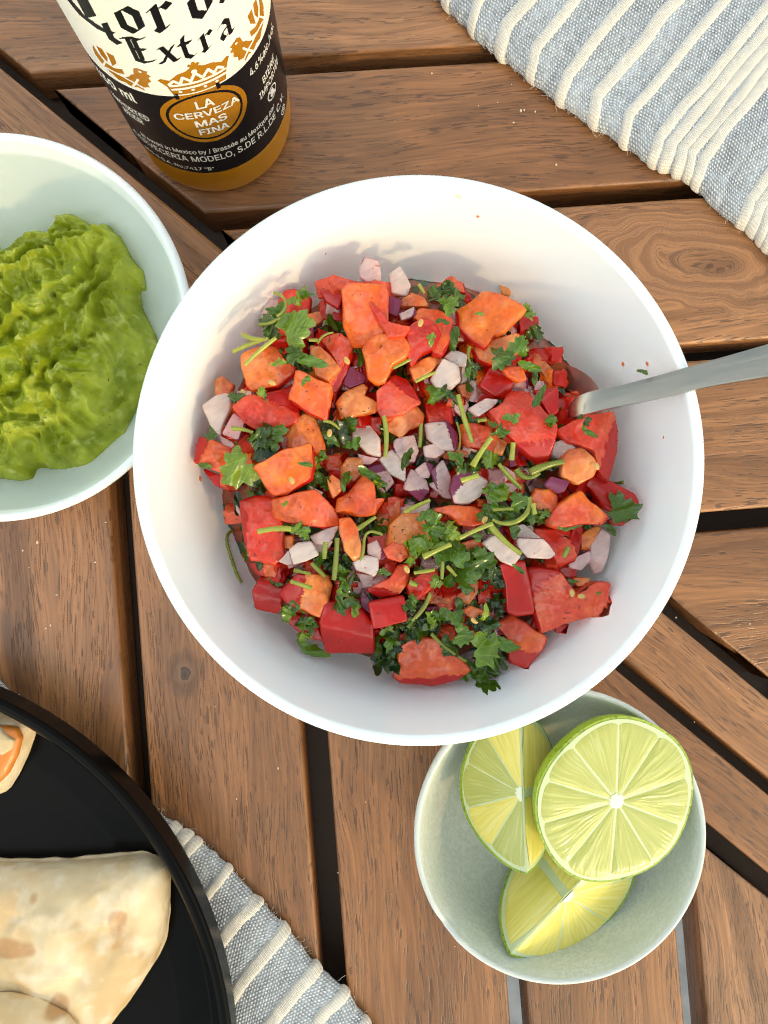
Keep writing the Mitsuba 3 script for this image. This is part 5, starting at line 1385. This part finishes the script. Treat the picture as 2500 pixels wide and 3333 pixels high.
LEAF = [  # crop, x, y, width, shade, look, dz, kind, shards, turn
    (4, 790, 520, 250, 6, 'fresh green coriander leaf draped over tomato', .011, 'leaf', 1, 60),
    (4, 640, 480, 190, 4, 'chopped coriander sprig', .009, 'leaf', 3, 0), (4, 790, 690, 130, 3, 'dark folded coriander leaf', .009, 'leaf', 1, 90), (4, 885, 730, 190, 5, 'hanging coriander leaf tip', .009, 'strip', 1, 105),
    (4, 445, 1420, 260, 7, 'large pale green fan shaped coriander leaf', .007, 'leaf', 1, 230), (4, 610, 1225, 200, 2, 'dark frond of coriander', .006, 'leaf', 4, 0), (4, 700, 1190, 120, 3, 'dark toothed coriander leaf', .007, 'leaf', 1, 300),
    (4, 1090, 1190, 190, 3, 'dark green coriander bunch', .004, 'leaf', 4, 0), (4, 1170, 1260, 120, 5, 'torn coriander leaf', .005, 'shard', 1, 30), (4, 420, 960, 110, 2, 'small dark oval coriander leaf', .007, 'shard', 1, 90),
    (4, 275, 1190, 110, 3, 'small wet green coriander leaf by the wall', .001, 'shard', 1, 60), (4, 872, 850, 80, 6, 'tiny leaf scrap on an orange square', .0105, 'shard', 1, 0), (4, 872, 1388, 80, 5, 'tiny leaf scrap on an orange chunk', .0105, 'strip', 1, 100),
    (4, 840, 350, 120, 7, 'yellowish coriander scrap', .006, 'shard', 2, 0), (4, 700, 745, 95, 10, 'bright lime green seed pod', .009, 'shard', 1, 0), (4, 1515, 1350, 110, 2, 'dark narrow coriander leaf', .003, 'strip', 1, 20),
    (4, 945, 1335, 110, 8, 'light green coriander scrap', .003, 'shard', 2, 0), (4, 1115, 1500, 100, 4, 'green rolled coriander leaf', .004, 'strip', 1, 0), (4, 1285, 1480, 170, 4, 'long green coriander leaf', .003, 'strip', 1, 120),
    (4, 950, 1500, 120, 2, 'dark coriander scrap', .001, 'leaf', 2, 0), (4, 610, 930, 80, 6, 'short green coriander tuft', .006, 'strip', 2, 0), (4, 225, 1395, 90, 5, 'small green leaf on brick red tomato', .002, 'strip', 1, 100), (4, 1180, 660, 60, 1, 'blackish green scrap', .0, 'leaf', 1, 0),
    (5, 370, 310, 120, 2, 'dark coriander bunch', .004, 'leaf', 3, 0), (5, 405, 370, 140, 6, 'bright green curled coriander leaf', .006, 'leaf', 1, 60), (5, 470, 310, 90, 3, 'dark green coriander scrap', .005, 'shard', 1, 0),
    (5, 372, 480, 90, 3, 'small dark leaf on a salmon tomato slab', .0075, 'shard', 1, 20), (5, 300, 590, 90, 7, 'light green leaf scrap on red tomato', .0125, 'shard', 1, 0), (5, 445, 595, 150, 3, 'narrow dark coriander leaf', .003, 'strip', 1, 10),
    (5, 740, 705, 170, 3, 'large glossy coriander leaf', .008, 'leaf', 1, 90), (5, 860, 650, 140, 5, 'folded green coriander leaf', .009, 'leaf', 1, 20), (5, 920, 765, 150, 5, 'pale ribbed coriander strip', .007, 'strip', 1, 110), (5, 960, 830, 100, 3, 'dark coriander leaf end', .004, 'strip', 1, 10),
    (5, 320, 940, 130, 5, 'green coriander leaf', .004, 'leaf', 1, 0), (5, 415, 940, 110, 2, 'dark wet coriander leaf', .003, 'leaf', 2, 0), (5, 815, 1095, 110, 6, 'green leaf scrap on pinkish tomato', .012, 'shard', 1, 0), (5, 740, 1150, 120, 4, 'coriander leaf pair', .010, 'leaf', 2, 0),
    (5, 980, 970, 130, 3, 'narrow coriander strip on pinkish tomato', .011, 'strip', 1, 30), (5, 1080, 1090, 90, 5, 'green scrap beside the pinkish tomato', .009, 'shard', 2, 0), (5, 1275, 1100, 70, 2, 'dark scrap on the red wedge', .008, 'shard', 2, 0), (5, 1288, 1180, 110, 5, 'green scrap smeared on the red wedge', .008, 'strip', 1, 0),
    (5, 520, 1385, 150, 4, 'coriander leaf under a pale stem', .006, 'leaf', 2, 0), (5, 680, 1350, 130, 6, 'light green ribbed coriander leaf', .007, 'leaf', 1, 200), (5, 560, 790, 110, 3, 'dark curled coriander shoot', .004, 'strip', 2, 0), (5, 890, 410, 100, 8, 'yellow green scrap beside the orange chunk', .003, 'shard', 2, 0),
    (5, 135, 1350, 120, 3, 'dark pointed coriander leaf', .004, 'strip', 1, 30), (5, 610, 430, 60, 7, 'pale scrap on the orange chunk', .010, 'strip', 1, 90), (5, 40, 1180, 110, 1, 'blackish coriander scrap', -.001, 'leaf', 2, 0),
    (7, 335, 400, 170, 6, 'olive crumpled coriander leaf', .009, 'leaf', 2, 0), (7, 390, 490, 160, 8, 'bright green crumpled coriander leaf', .010, 'leaf', 2, 0), (7, 745, 330, 200, 4, 'large green coriander bunch', .006, 'leaf', 3, 0), (7, 850, 260, 130, 5, 'curled coriander leaf', .008, 'leaf', 1, 0),
    (7, 960, 350, 150, 3, 'dark green coriander leaf', .004, 'leaf', 2, 0), (7, 200, 570, 170, 7, 'bright curly coriander leaf', .009, 'leaf', 2, 0), (7, 270, 540, 120, 6, 'light green coriander lobe', .009, 'leaf', 1, 0), (7, 500, 680, 260, 4, 'broad dark green coriander leaf', .003, 'leaf', 2, 0), (7, 620, 630, 170, 4, 'green folded coriander leaf', .004, 'leaf', 1, 0),
    (7, 715, 710, 160, 2, 'dark coriander bunch', .001, 'leaf', 3, 0), (7, 715, 920, 130, 1, 'blackish green coriander leaf', .0, 'leaf', 2, 0), (7, 445, 995, 180, 4, 'smooth green strip of pepper skin', .005, 'shard', 1, 0), (7, 640, 1185, 230, 6, 'large fresh coriander leaf', .010, 'leaf', 1, 80), (7, 500, 1110, 140, 5, 'coriander leaf lobe', .008, 'leaf', 1, 100),
    (7, 650, 1050, 150, 1, 'blackish crumpled coriander', .008, 'leaf', 3, 0), (7, 645, 970, 110, 9, 'yellow green coriander tip', .010, 'strip', 1, 15), (7, 790, 1180, 190, 5, 'long pointed coriander leaf', .008, 'strip', 1, 120), (7, 600, 1330, 180, 3, 'dark green coriander bunch by the wall', .001, 'leaf', 3, 0), (7, 250, 1050, 190, 1, 'blackish wet coriander bunch', .0, 'leaf', 3, 0),
    (7, 320, 1000, 130, 4, 'green coriander scrap', .003, 'leaf', 2, 0), (7, 50, 1230, 150, 1, 'very dark coriander tuft', -.002, 'leaf', 3, 0), (7, 1500, 310, 220, 3, 'dark green leaf lying on a red tomato wedge', .006, 'leaf', 1, 100), (7, 1440, 430, 110, 3, 'narrow dark leaf strip', .0, 'strip', 1, 130), (7, 1180, 415, 140, 4, 'small coriander leaf under the orange red chunk', .005, 'strip', 1, 85),
    (7, 690, 200, 150, 6, 'light green coriander frond', .007, 'leaf', 2, 0), (7, 1350, 830, 50, 5, 'tiny green scrap on the salmon wedge', .008, 'shard', 1, 0), (7, 335, 770, 90, 6, 'small green coriander scrap', .006, 'leaf', 1, 0), (7, 590, 480, 90, 5, 'wet coriander scrap with a seed', .006, 'shard', 1, 0), (7, 1200, 765, 60, 3, 'dark scrap behind the salmon wedge', .004, 'strip', 1, 100), (7, 860, 690, 80, 4, 'coriander scrap beside the tall red piece', .006, 'strip', 1, 0), (7, 440, 1180, 140, 3, 'dark coriander stalk bunch', .003, 'strip', 3, 0),
    (7, 700, 1290, 140, 2, 'dark curled coriander leaf end', .003, 'leaf', 2, 0),
    (6, 780, 490, 120, 6, 'coriander scrap with a yellow seed', .006, 'leaf', 2, 0), (6, 950, 660, 150, 1, 'blackish green coriander bunch', -.001, 'leaf', 3, 0), (6, 900, 690, 120, 3, 'dark green coriander scrap', .002, 'leaf', 2, 0), (6, 1130, 820, 190, 5, 'green coriander leaf', .004, 'leaf', 2, 0), (6, 1050, 730, 140, 2, 'dark coriander lobe', .001, 'leaf', 2, 0),
    (6, 1080, 920, 200, 3, 'dark glossy coriander leaf', .003, 'leaf', 2, 0), (6, 1345, 750, 90, 3, 'dark coriander scrap', .005, 'shard', 1, 0), (6, 760, 1050, 170, 5, 'rolled coriander leaf with pale edges', .006, 'strip', 2, 130), (6, 830, 1110, 130, 4, 'curled coriander leaf lobe', .005, 'leaf', 2, 0), (6, 810, 1160, 90, 8, 'small pale coriander bud', .002, 'shard', 2, 0),
    (6, 865, 1280, 210, 5, 'long coriander leaf lying on the bare wall', -.002, 'strip', 1, 120), (6, 1340, 1290, 220, 1, 'blackish coriander bunch', -.002, 'leaf', 4, 0), (6, 1420, 1190, 150, 4, 'green coriander leaf', .001, 'leaf', 2, 0), (6, 1505, 960, 120, 4, 'coriander leaf beside the red rectangle', .004, 'leaf', 2, 0), (6, 1500, 1060, 120, 3, 'dark coriander leaf beside the red rectangle', .002, 'strip', 2, 0),
    (6, 1085, 120, 130, 4, 'green folded coriander leaf', .005, 'strip', 1, 10), (6, 1250, 90, 150, 5, 'green coriander leaf', .003, 'strip', 1, 120), (6, 1310, 160, 70, 8, 'pale cut leaf end', .004, 'shard', 1, 0), (6, 1590, 560, 150, 5, 'green coriander leaf', .008, 'leaf', 1, 0), (6, 1540, 1180, 100, 2, 'dark coriander scrap lying low', -.001, 'leaf', 2, 0), (6, 735, 955, 50, 3, 'tiny dark scrap on an orange brown chunk', .0065, 'shard', 1, 0), (6, 680, 290, 50, 7, 'tiny green scrap on an orange red piece', .0095, 'shard', 1, 0),
]
for k, x, y, w, sh, look, dz, kind, sd, turn in LEAF:
    herb(k, x, y, w, sh, look, dz, kind, turn if turn else None, sd)
herb(5, 1650, 800, 78, 2, 'dark leaf scrap above the spoon', -.02, 'strip', 100, 1)

STEM = [  # crop, level, radius mm, paleness, look, path
    (4, .013, .75, .5, 'hooked coriander stem', [(662, 300), (705, 312), (742, 362), (722, 418), (685, 445)]), (4, .011, 1.2, .8, 'thick cut coriander stem', [(467, 562), (522, 588), (600, 592)]), (4, .010, 1.1, .8, 'long pale coriander stem', [(405, 675), (520, 622), (630, 588)]), (4, .013, 1.1, .9, 'bright coriander stem across a tomato cube', [(482, 757), (560, 682), (680, 585)]),
    (4, .011, .9, .4, 'short green stem', [(572, 500), (645, 488), (705, 455)]), (4, .008, 1.1, .7, 'short yellowish green stem', [(398, 1160), (462, 1165), (535, 1188)]), (4, .009, 1.3, .7, 'thick upright green stem', [(1364, 1080), (1382, 1220), (1372, 1345)]), (4, .007, 1.0, .4, 'dark green stem', [(1602, 1130), (1592, 1280)]), (4, .009, .9, .7, 'slanting pale stem', [(1565, 865), (1662, 808)]), (4, .006, .9, .7, 'short curved stem', [(980, 1112), (1030, 1122), (1085, 1165)]), (4, .007, .6, .5, 'thin stem behind the peach cube', [(945, 620), (985, 570), (1045, 552)]), (4, .006, .9, .95, 'pale cut stem end', [(890, 600), (950, 600)]), (4, .007, .9, .9, 'short pale stem end', [(1588, 245), (1622, 300)]),
    (5, .009, 1.3, .75, 'long tapering green stem', [(470, 945), (505, 1080), (562, 1250)]), (5, .005, .6, .4, 'thin olive stem', [(462, 1120), (484, 1220), (460, 1345)]), (5, .011, 1.6, 1., 'thick pale green stem', [(562, 1400), (610, 1320), (682, 1218)]), (5, .007, 1.5, .85, 'thick short stem', [(822, 1250), (810, 1362)]), (5, .012, 1.5, .95, 'pale cut stem lying on white onion', [(490, 1492), (602, 1458)]), (5, .007, .9, .8, 'slanting pale stem beside white onion', [(202, 862), (332, 800)]), (5, .005, .9, .5, 'long thin stem', [(730, 1388), (800, 1480), (872, 1545)]),
    (5, .006, 2.0, .35, 'broad dark coriander stalk', [(930, 1440), (1020, 1400), (1142, 1372)]), (5, .005, 1.6, .25, 'second dark coriander stalk', [(840, 1420), (900, 1470), (985, 1440)]), (5, -.02, 1.0, .3, 'thin dark stem on the bare wall', [(1165, 792), (1205, 860), (1252, 942)]), (5, .012, .8, .6, 'pale stem under crumpled flesh', [(60, 778), (170, 722)]), (5, .005, .8, .3, 'dark bent stem', [(545, 640), (535, 700), (572, 770)]), (5, -.02, 1.0, .5, 'short stem at the wall', [(1452, 1512), (1520, 1502)]), (5, .006, 1.0, .4, 'short dark upright stem', [(238, 1130), (228, 1278)]), (5, .004, 1.2, .8, 'stubby pale stem', [(595, 1110), (652, 1102)]),
    (7, .012, 1.2, .8, 'forked pale stem', [(480, 492), (590, 438), (692, 398)]), (7, .010, 1.5, .75, 'long pale green stem', [(680, 418), (770, 512), (872, 592)]), (7, .012, 1.4, .85, 'pale stem of the curly leaf', [(248, 612), (335, 570), (425, 530)]), (7, .008, 1.2, .85, 'straight pale stem across onion', [(128, 325), (292, 248)]), (7, .008, 1.0, .5, 'thin green stem', [(690, 310), (822, 304)]), (7, .009, 1.2, .6, 'looping green stem', [(922, 230), (915, 315), (848, 382), (760, 398), (688, 372)]), (7, .007, 1.0, .6, 'thin diagonal stem', [(730, 18), (795, 95), (872, 172)]), (7, .009, 1.0, .75, 'short stem on a red brown cube', [(190, 712), (322, 692)]),
    (7, .007, 1.0, .55, 'upright short stem', [(372, 640), (368, 752)]), (7, .006, 1.0, .7, 'small slanting stem', [(400, 668), (460, 732)]), (7, .005, .7, .35, 'long thin olive stem', [(178, 1015), (245, 930), (292, 835)]), (7, .006, .9, .3, 'dark stem running to the big leaf', [(300, 1098), (400, 1190), (522, 1272)]), (7, .004, 1.4, .6, 'thick short green stem on red tomato', [(1142, 612), (1172, 548)]), (7, .003, 1.2, .5, 'dark stem piece by the leaf bunch', [(915, 330), (980, 330), (1050, 335)]), (7, .010, 1.3, .9, 'bright green bud stem', [(945, 270), (960, 340)]), (7, .004, 1.3, .6, 'green stem on red brown cube', [(165, 765), (212, 792)]),
    (6, .010, 1.5, .85, 'thick pale stem across the red slab', [(497, 478), (560, 464), (722, 460)]), (6, -.03, .95, .4, 'long jointed stem hanging on the left wall', [(392, 462), (288, 520), (300, 602), (332, 702), (362, 780), (388, 822)]), (6, .008, 1.2, .5, 'green stem beside elongated pulp', [(1168, 462), (1292, 378)]), (6, .009, .8, .5, 'thin forked stem', [(1338, 498), (1222, 508), (1212, 570), (1182, 672)]), (6, .007, 1.3, .5, 'short upright green stem', [(952, 548), (945, 662)]), (6, .006, 1.4, .4, 'long upright olive stem', [(1032, 520), (1025, 650), (1010, 805)]), (6, .004, 1.2, .4, 'dark slanting stem', [(858, 690), (952, 782)]), (6, .004, 1.1, .45, 'dark stem under white onion', [(740, 738), (852, 762)]), (6, .008, 1.2, .75, 'pale stem on the orange brown chunk', [(718, 812), (862, 860)]), (6, .006, 1.3, .7, 'stubby stem on red tomato', [(1520, 820), (1572, 842)]), (6, .006, 1.0, .4, 'olive stem beside dark leaves', [(1560, 1060), (1620, 990), (1659, 900)]),
]
for k, dz, rmm, pale, look, path in STEM:
    pts = np.array([px(k, *q) for q in path])
    n_ = max(6, 5 * len(pts))
    pp_ = spline(pts, n_)
    mid = seat(*pp_[n_ // 2], dz)
    if dz < -.01:                                                  # on the wall of the bowl
        w3 = []
        for x, y in pp_:
            z = .06
            for _ in range(14):
                p = at(x, y, z); z = .5 * z + .5 * (wall_z(min(np.hypot(*(p[:2] - SB)), .087)) + rmm * .001)
            w3.append(at(x, y, z))
        w3 = np.array(w3)
    else:
        zz_ = np.array([seat(x, y, dz)[2] for x, y in pp_])
        zz_ = .4 * zz_ + .6 * zz_.mean()
        w3 = np.array([at(x, y, z) for (x, y), z in zip(pp_, zz_)])
    rr_ = rmm * .001 * .62 * (1 + .12 * np.sin(np.linspace(0, 5, n_) + len(look))) * np.linspace(1.1, .9, n_)
    v, f = tube(w3, rr_, 9)
    nm = thing('coriander_sprig', said(f'{look} {where(w3[n_ // 2])}'), 'coriander', 'cut coriander stems in the salsa')
    add_uv(nm, v, f, np.stack([np.r_[np.repeat(np.full(n_, pale), 9), min(1.3, pale + .4), min(1.3, pale + .4)], np.zeros(len(v))], 1), 'stem', 55)

# seeds
for k, x, y, dz, a, look in [(4, 1130, 730, .006, 60, 'tomato seed on a red piece'), (4, 1020, 1190, .006, 100, 'large pale tomato seed'), (4, 655, 870, .008, 20, 'yellow tomato seed under the sprig cube'), (5, 232, 490, .0125, 110, 'tomato seed on bright red tomato'), (7, 1255, 860, .009, 0, 'long yellow tomato seed on the salmon wedge'), (7, 1195, 840, .009, 80, 'thin tomato seed beside the long one'), (7, 640, 375, .009, 120, 'pale seed on orange pink pulp'),
                             (7, 575, 1015, .009, 30, 'round pale pepper seed'), (7, 145, 690, .008, 60, 'pale ring shaped seed'), (4, 780, 1490, .0105, 70, 'tomato seed on the large orange chunk'), (7, 1590, 290, .004, 80, 'pale seed at the tip of the red wedge'), (4, 470, 935, .004, 80, 'small tan seed beside white onion'), (5, 1350, 1400, .009, 70, 'tan seed on the peach core')]:
    p = seat(*px(k, x, y), dz + .001)
    s = trimesh.creation.icosphere(2); v = s.vertices * [.0014, .0009, .0006]
    ar = math.radians(-a); v = v @ np.array([[math.cos(ar), math.sin(ar), 0], [-math.sin(ar), math.cos(ar), 0], [0, 0, 1]]) + p
    nm = thing('seed', said(f'{look} {where(p)}'), 'seed', 'seeds in the salsa')
    scene[nm] = ply((v, s.faces), 'seed', smooth=True)

# bits of chilli and tomato on the bare wall of the bowl
for i_, (x, y, r_, bs, look) in enumerate([(1645, 940, 9, 'filling', 'orange crumb of tomato above the orange chunk on the bowl wall'), (1556, 703, 5, 'chilli', 'lone chilli fleck high on the upper wall of the bowl'), (650, 1558, 7, 'chilli', 'orange chilli fleck on the left wall of the bowl'), (2029, 1184, 6, 'chilli', 'chilli fleck on the bowl wall above the spoon'), (2108, 1183, 6, 'chilli', 'chilli fleck beside the dark leaf scrap above the spoon'), (2160, 1423, 3, 'chilli', 'tiny dark fleck on the right wall below the spoon'), (2245, 1469, 2.5, 'chilli', 'tiny dark speck near the right rim'), (1060, 825, 2.5, 'chilli', 'tiny dark speck on the upper left wall')]):
    z = .06
    for _ in range(14):
        p = at(x, y, z); z = .5 * z + .5 * (wall_z(min(np.hypot(*(p[:2] - SB)), .087)) + .0003)
    p = at(x, y, z); rr = r_ * .000105
    s = trimesh.creation.icosphere(1); rng = np.random.RandomState(i_)
    v = s.vertices * [rr, rr * 1.3, rr * .5] * (1 + .3 * rng.randn(len(s.vertices), 1) * .5)
    nm = thing('chilli_fleck' if bs == 'chilli' else 'tomato_crumb', look, 'crumb')
    scene[nm] = ply((v * ([2.2, 2.2, 1.5] if bs == 'filling' else 1) + p, s.faces), bs, smooth=True)

# the wet mash between and below the pieces
th = np.linspace(0, 2 * np.pi, 180, endpoint=False)
rs = np.linspace(0, .0755, 90)
mv = np.array([[SB[0] + r * math.cos(t), SB[1] + r * math.sin(t), 0] for r in rs for t in th])
rho = np.hypot(mv[:, 0] - SB[0], mv[:, 1] - SB[1])
rn = (meshkit.fbm(np.c_[mv[:, :2] * 120, 0 * rho], 3, 2) - .5)
mv[:, 2] = np.maximum(mound(rho) - .0095 + rn * .006 - np.clip((rho - .062) / .0135, 0, 1) * .012, wall_z(rho) - .0005 * (rho > .07))
i, j = np.meshgrid(np.arange(len(rs) - 1), np.arange(180), indexing='ij')
mq = np.stack([i * 180 + j, (i + 1) * 180 + j, (i + 1) * 180 + (j + 1) % 180, i * 180 + (j + 1) % 180], -1).reshape(-1, 4)
mash = thing('salsa_mash', 'dark wet mash of juice and small bits between and under the salsa pieces', 'salsa', kind='stuff')
add(mash + '__juice', (mv, mq), 'mash', smooth=True)
rng = np.random.RandomState(77)
for bs, cnt, nm in (('tomato', 260, 'small_tomato_bits'), ('onion', 60, 'small_onion_bits'), ('leaf', 240, 'small_leaf_bits')):
    vs, fs, us, n_ = [], [], [], 0
    for _ in range(cnt):
        r, a = .0665 * math.sqrt(rng.rand()), rng.rand() * 6.283
        c = np.array([SB[0] + r * math.cos(a), SB[1] + r * math.sin(a), mound(r) - rng.uniform(.0055, .0090)])
        if bs == 'leaf':
            v, f, u = leaf_sheet(rng, rng.uniform(.006, .012), rng.choice(['leaf', 'shard', 'strip']))
            v = v @ rot(rng, .8).T; u = u + [0, 4 * rng.randint(0, 5)]
            c[2] += .0022
        else:
            s = trimesh.creation.box((1, 1, 1)).subdivide().subdivide()
            v = s.vertices * rng.uniform(.0035, .0085, 3); f = s.faces
            v = v @ rot(rng, 1.2).T; v = v + .0008 * rng.randn(*v.shape) * .4
            side = (s.vertices[:, 0] > .49) | (rng.rand() < (.3 if bs == 'tomato' else .06))
            u = np.stack([side * 1.0, np.full(len(v), rng.choice([0, .1, .2, .4, .6]) if bs == 'tomato' else rng.uniform(.2, .9))], 1)
        v = v + c
        lim = np.interp(np.hypot(v[:, 0] - SB[0], v[:, 1] - SB[1]), wall_in[::-1][:, 0], wall_in[::-1][:, 1]) + .0003
        v[:, 2] = np.maximum(v[:, 2], lim)
        vs.append(v); fs.append(np.asarray(f) + n_); us.append(u); n_ += len(v)
    kk = add_uv(mash + '__' + nm, np.vstack(vs), np.vstack(fs), np.vstack(us), bs, 50)
    labels[kk] = {'kind': 'stuff'}

# crumbs on the boards
rng = np.random.RandomState(9)
cr = []
for x, y in [(1665, 275), (1620, 333), (1557, 345), (1671, 400), (1810, 537), (1742, 364), (1695, 361), (1706, 359), (1405, 240), (122, 1765), (75, 1792), (310, 1830), (185, 1936), (95, 1847), (150, 2045), (165, 2035), (345, 1700), (2200, 2010), (2370, 2240), (2440, 2030), (1950, 3020), (1480, 3080), (1275, 2910), (1190, 2610), (1395, 2900), (1100, 2840), (700, 2300), (770, 2600), (905, 2500), (2330, 2060), (2260, 2350)]:
    s = trimesh.creation.icosphere(1)
    sz = rng.uniform(.00022, .0005)
    cr.append((s.vertices * [sz, sz * rng.uniform(.6, 1.8), sz * .7] @ rot(rng, .5).T + at(x, y, 0) + [0, 0, sz * .5], np.array(s.faces)))
ck = thing('crumbs', 'tiny pale bread crumbs scattered over the table boards', 'crumbs', kind='stuff')
add(ck, merge(cr), 'crumb', smooth=True)
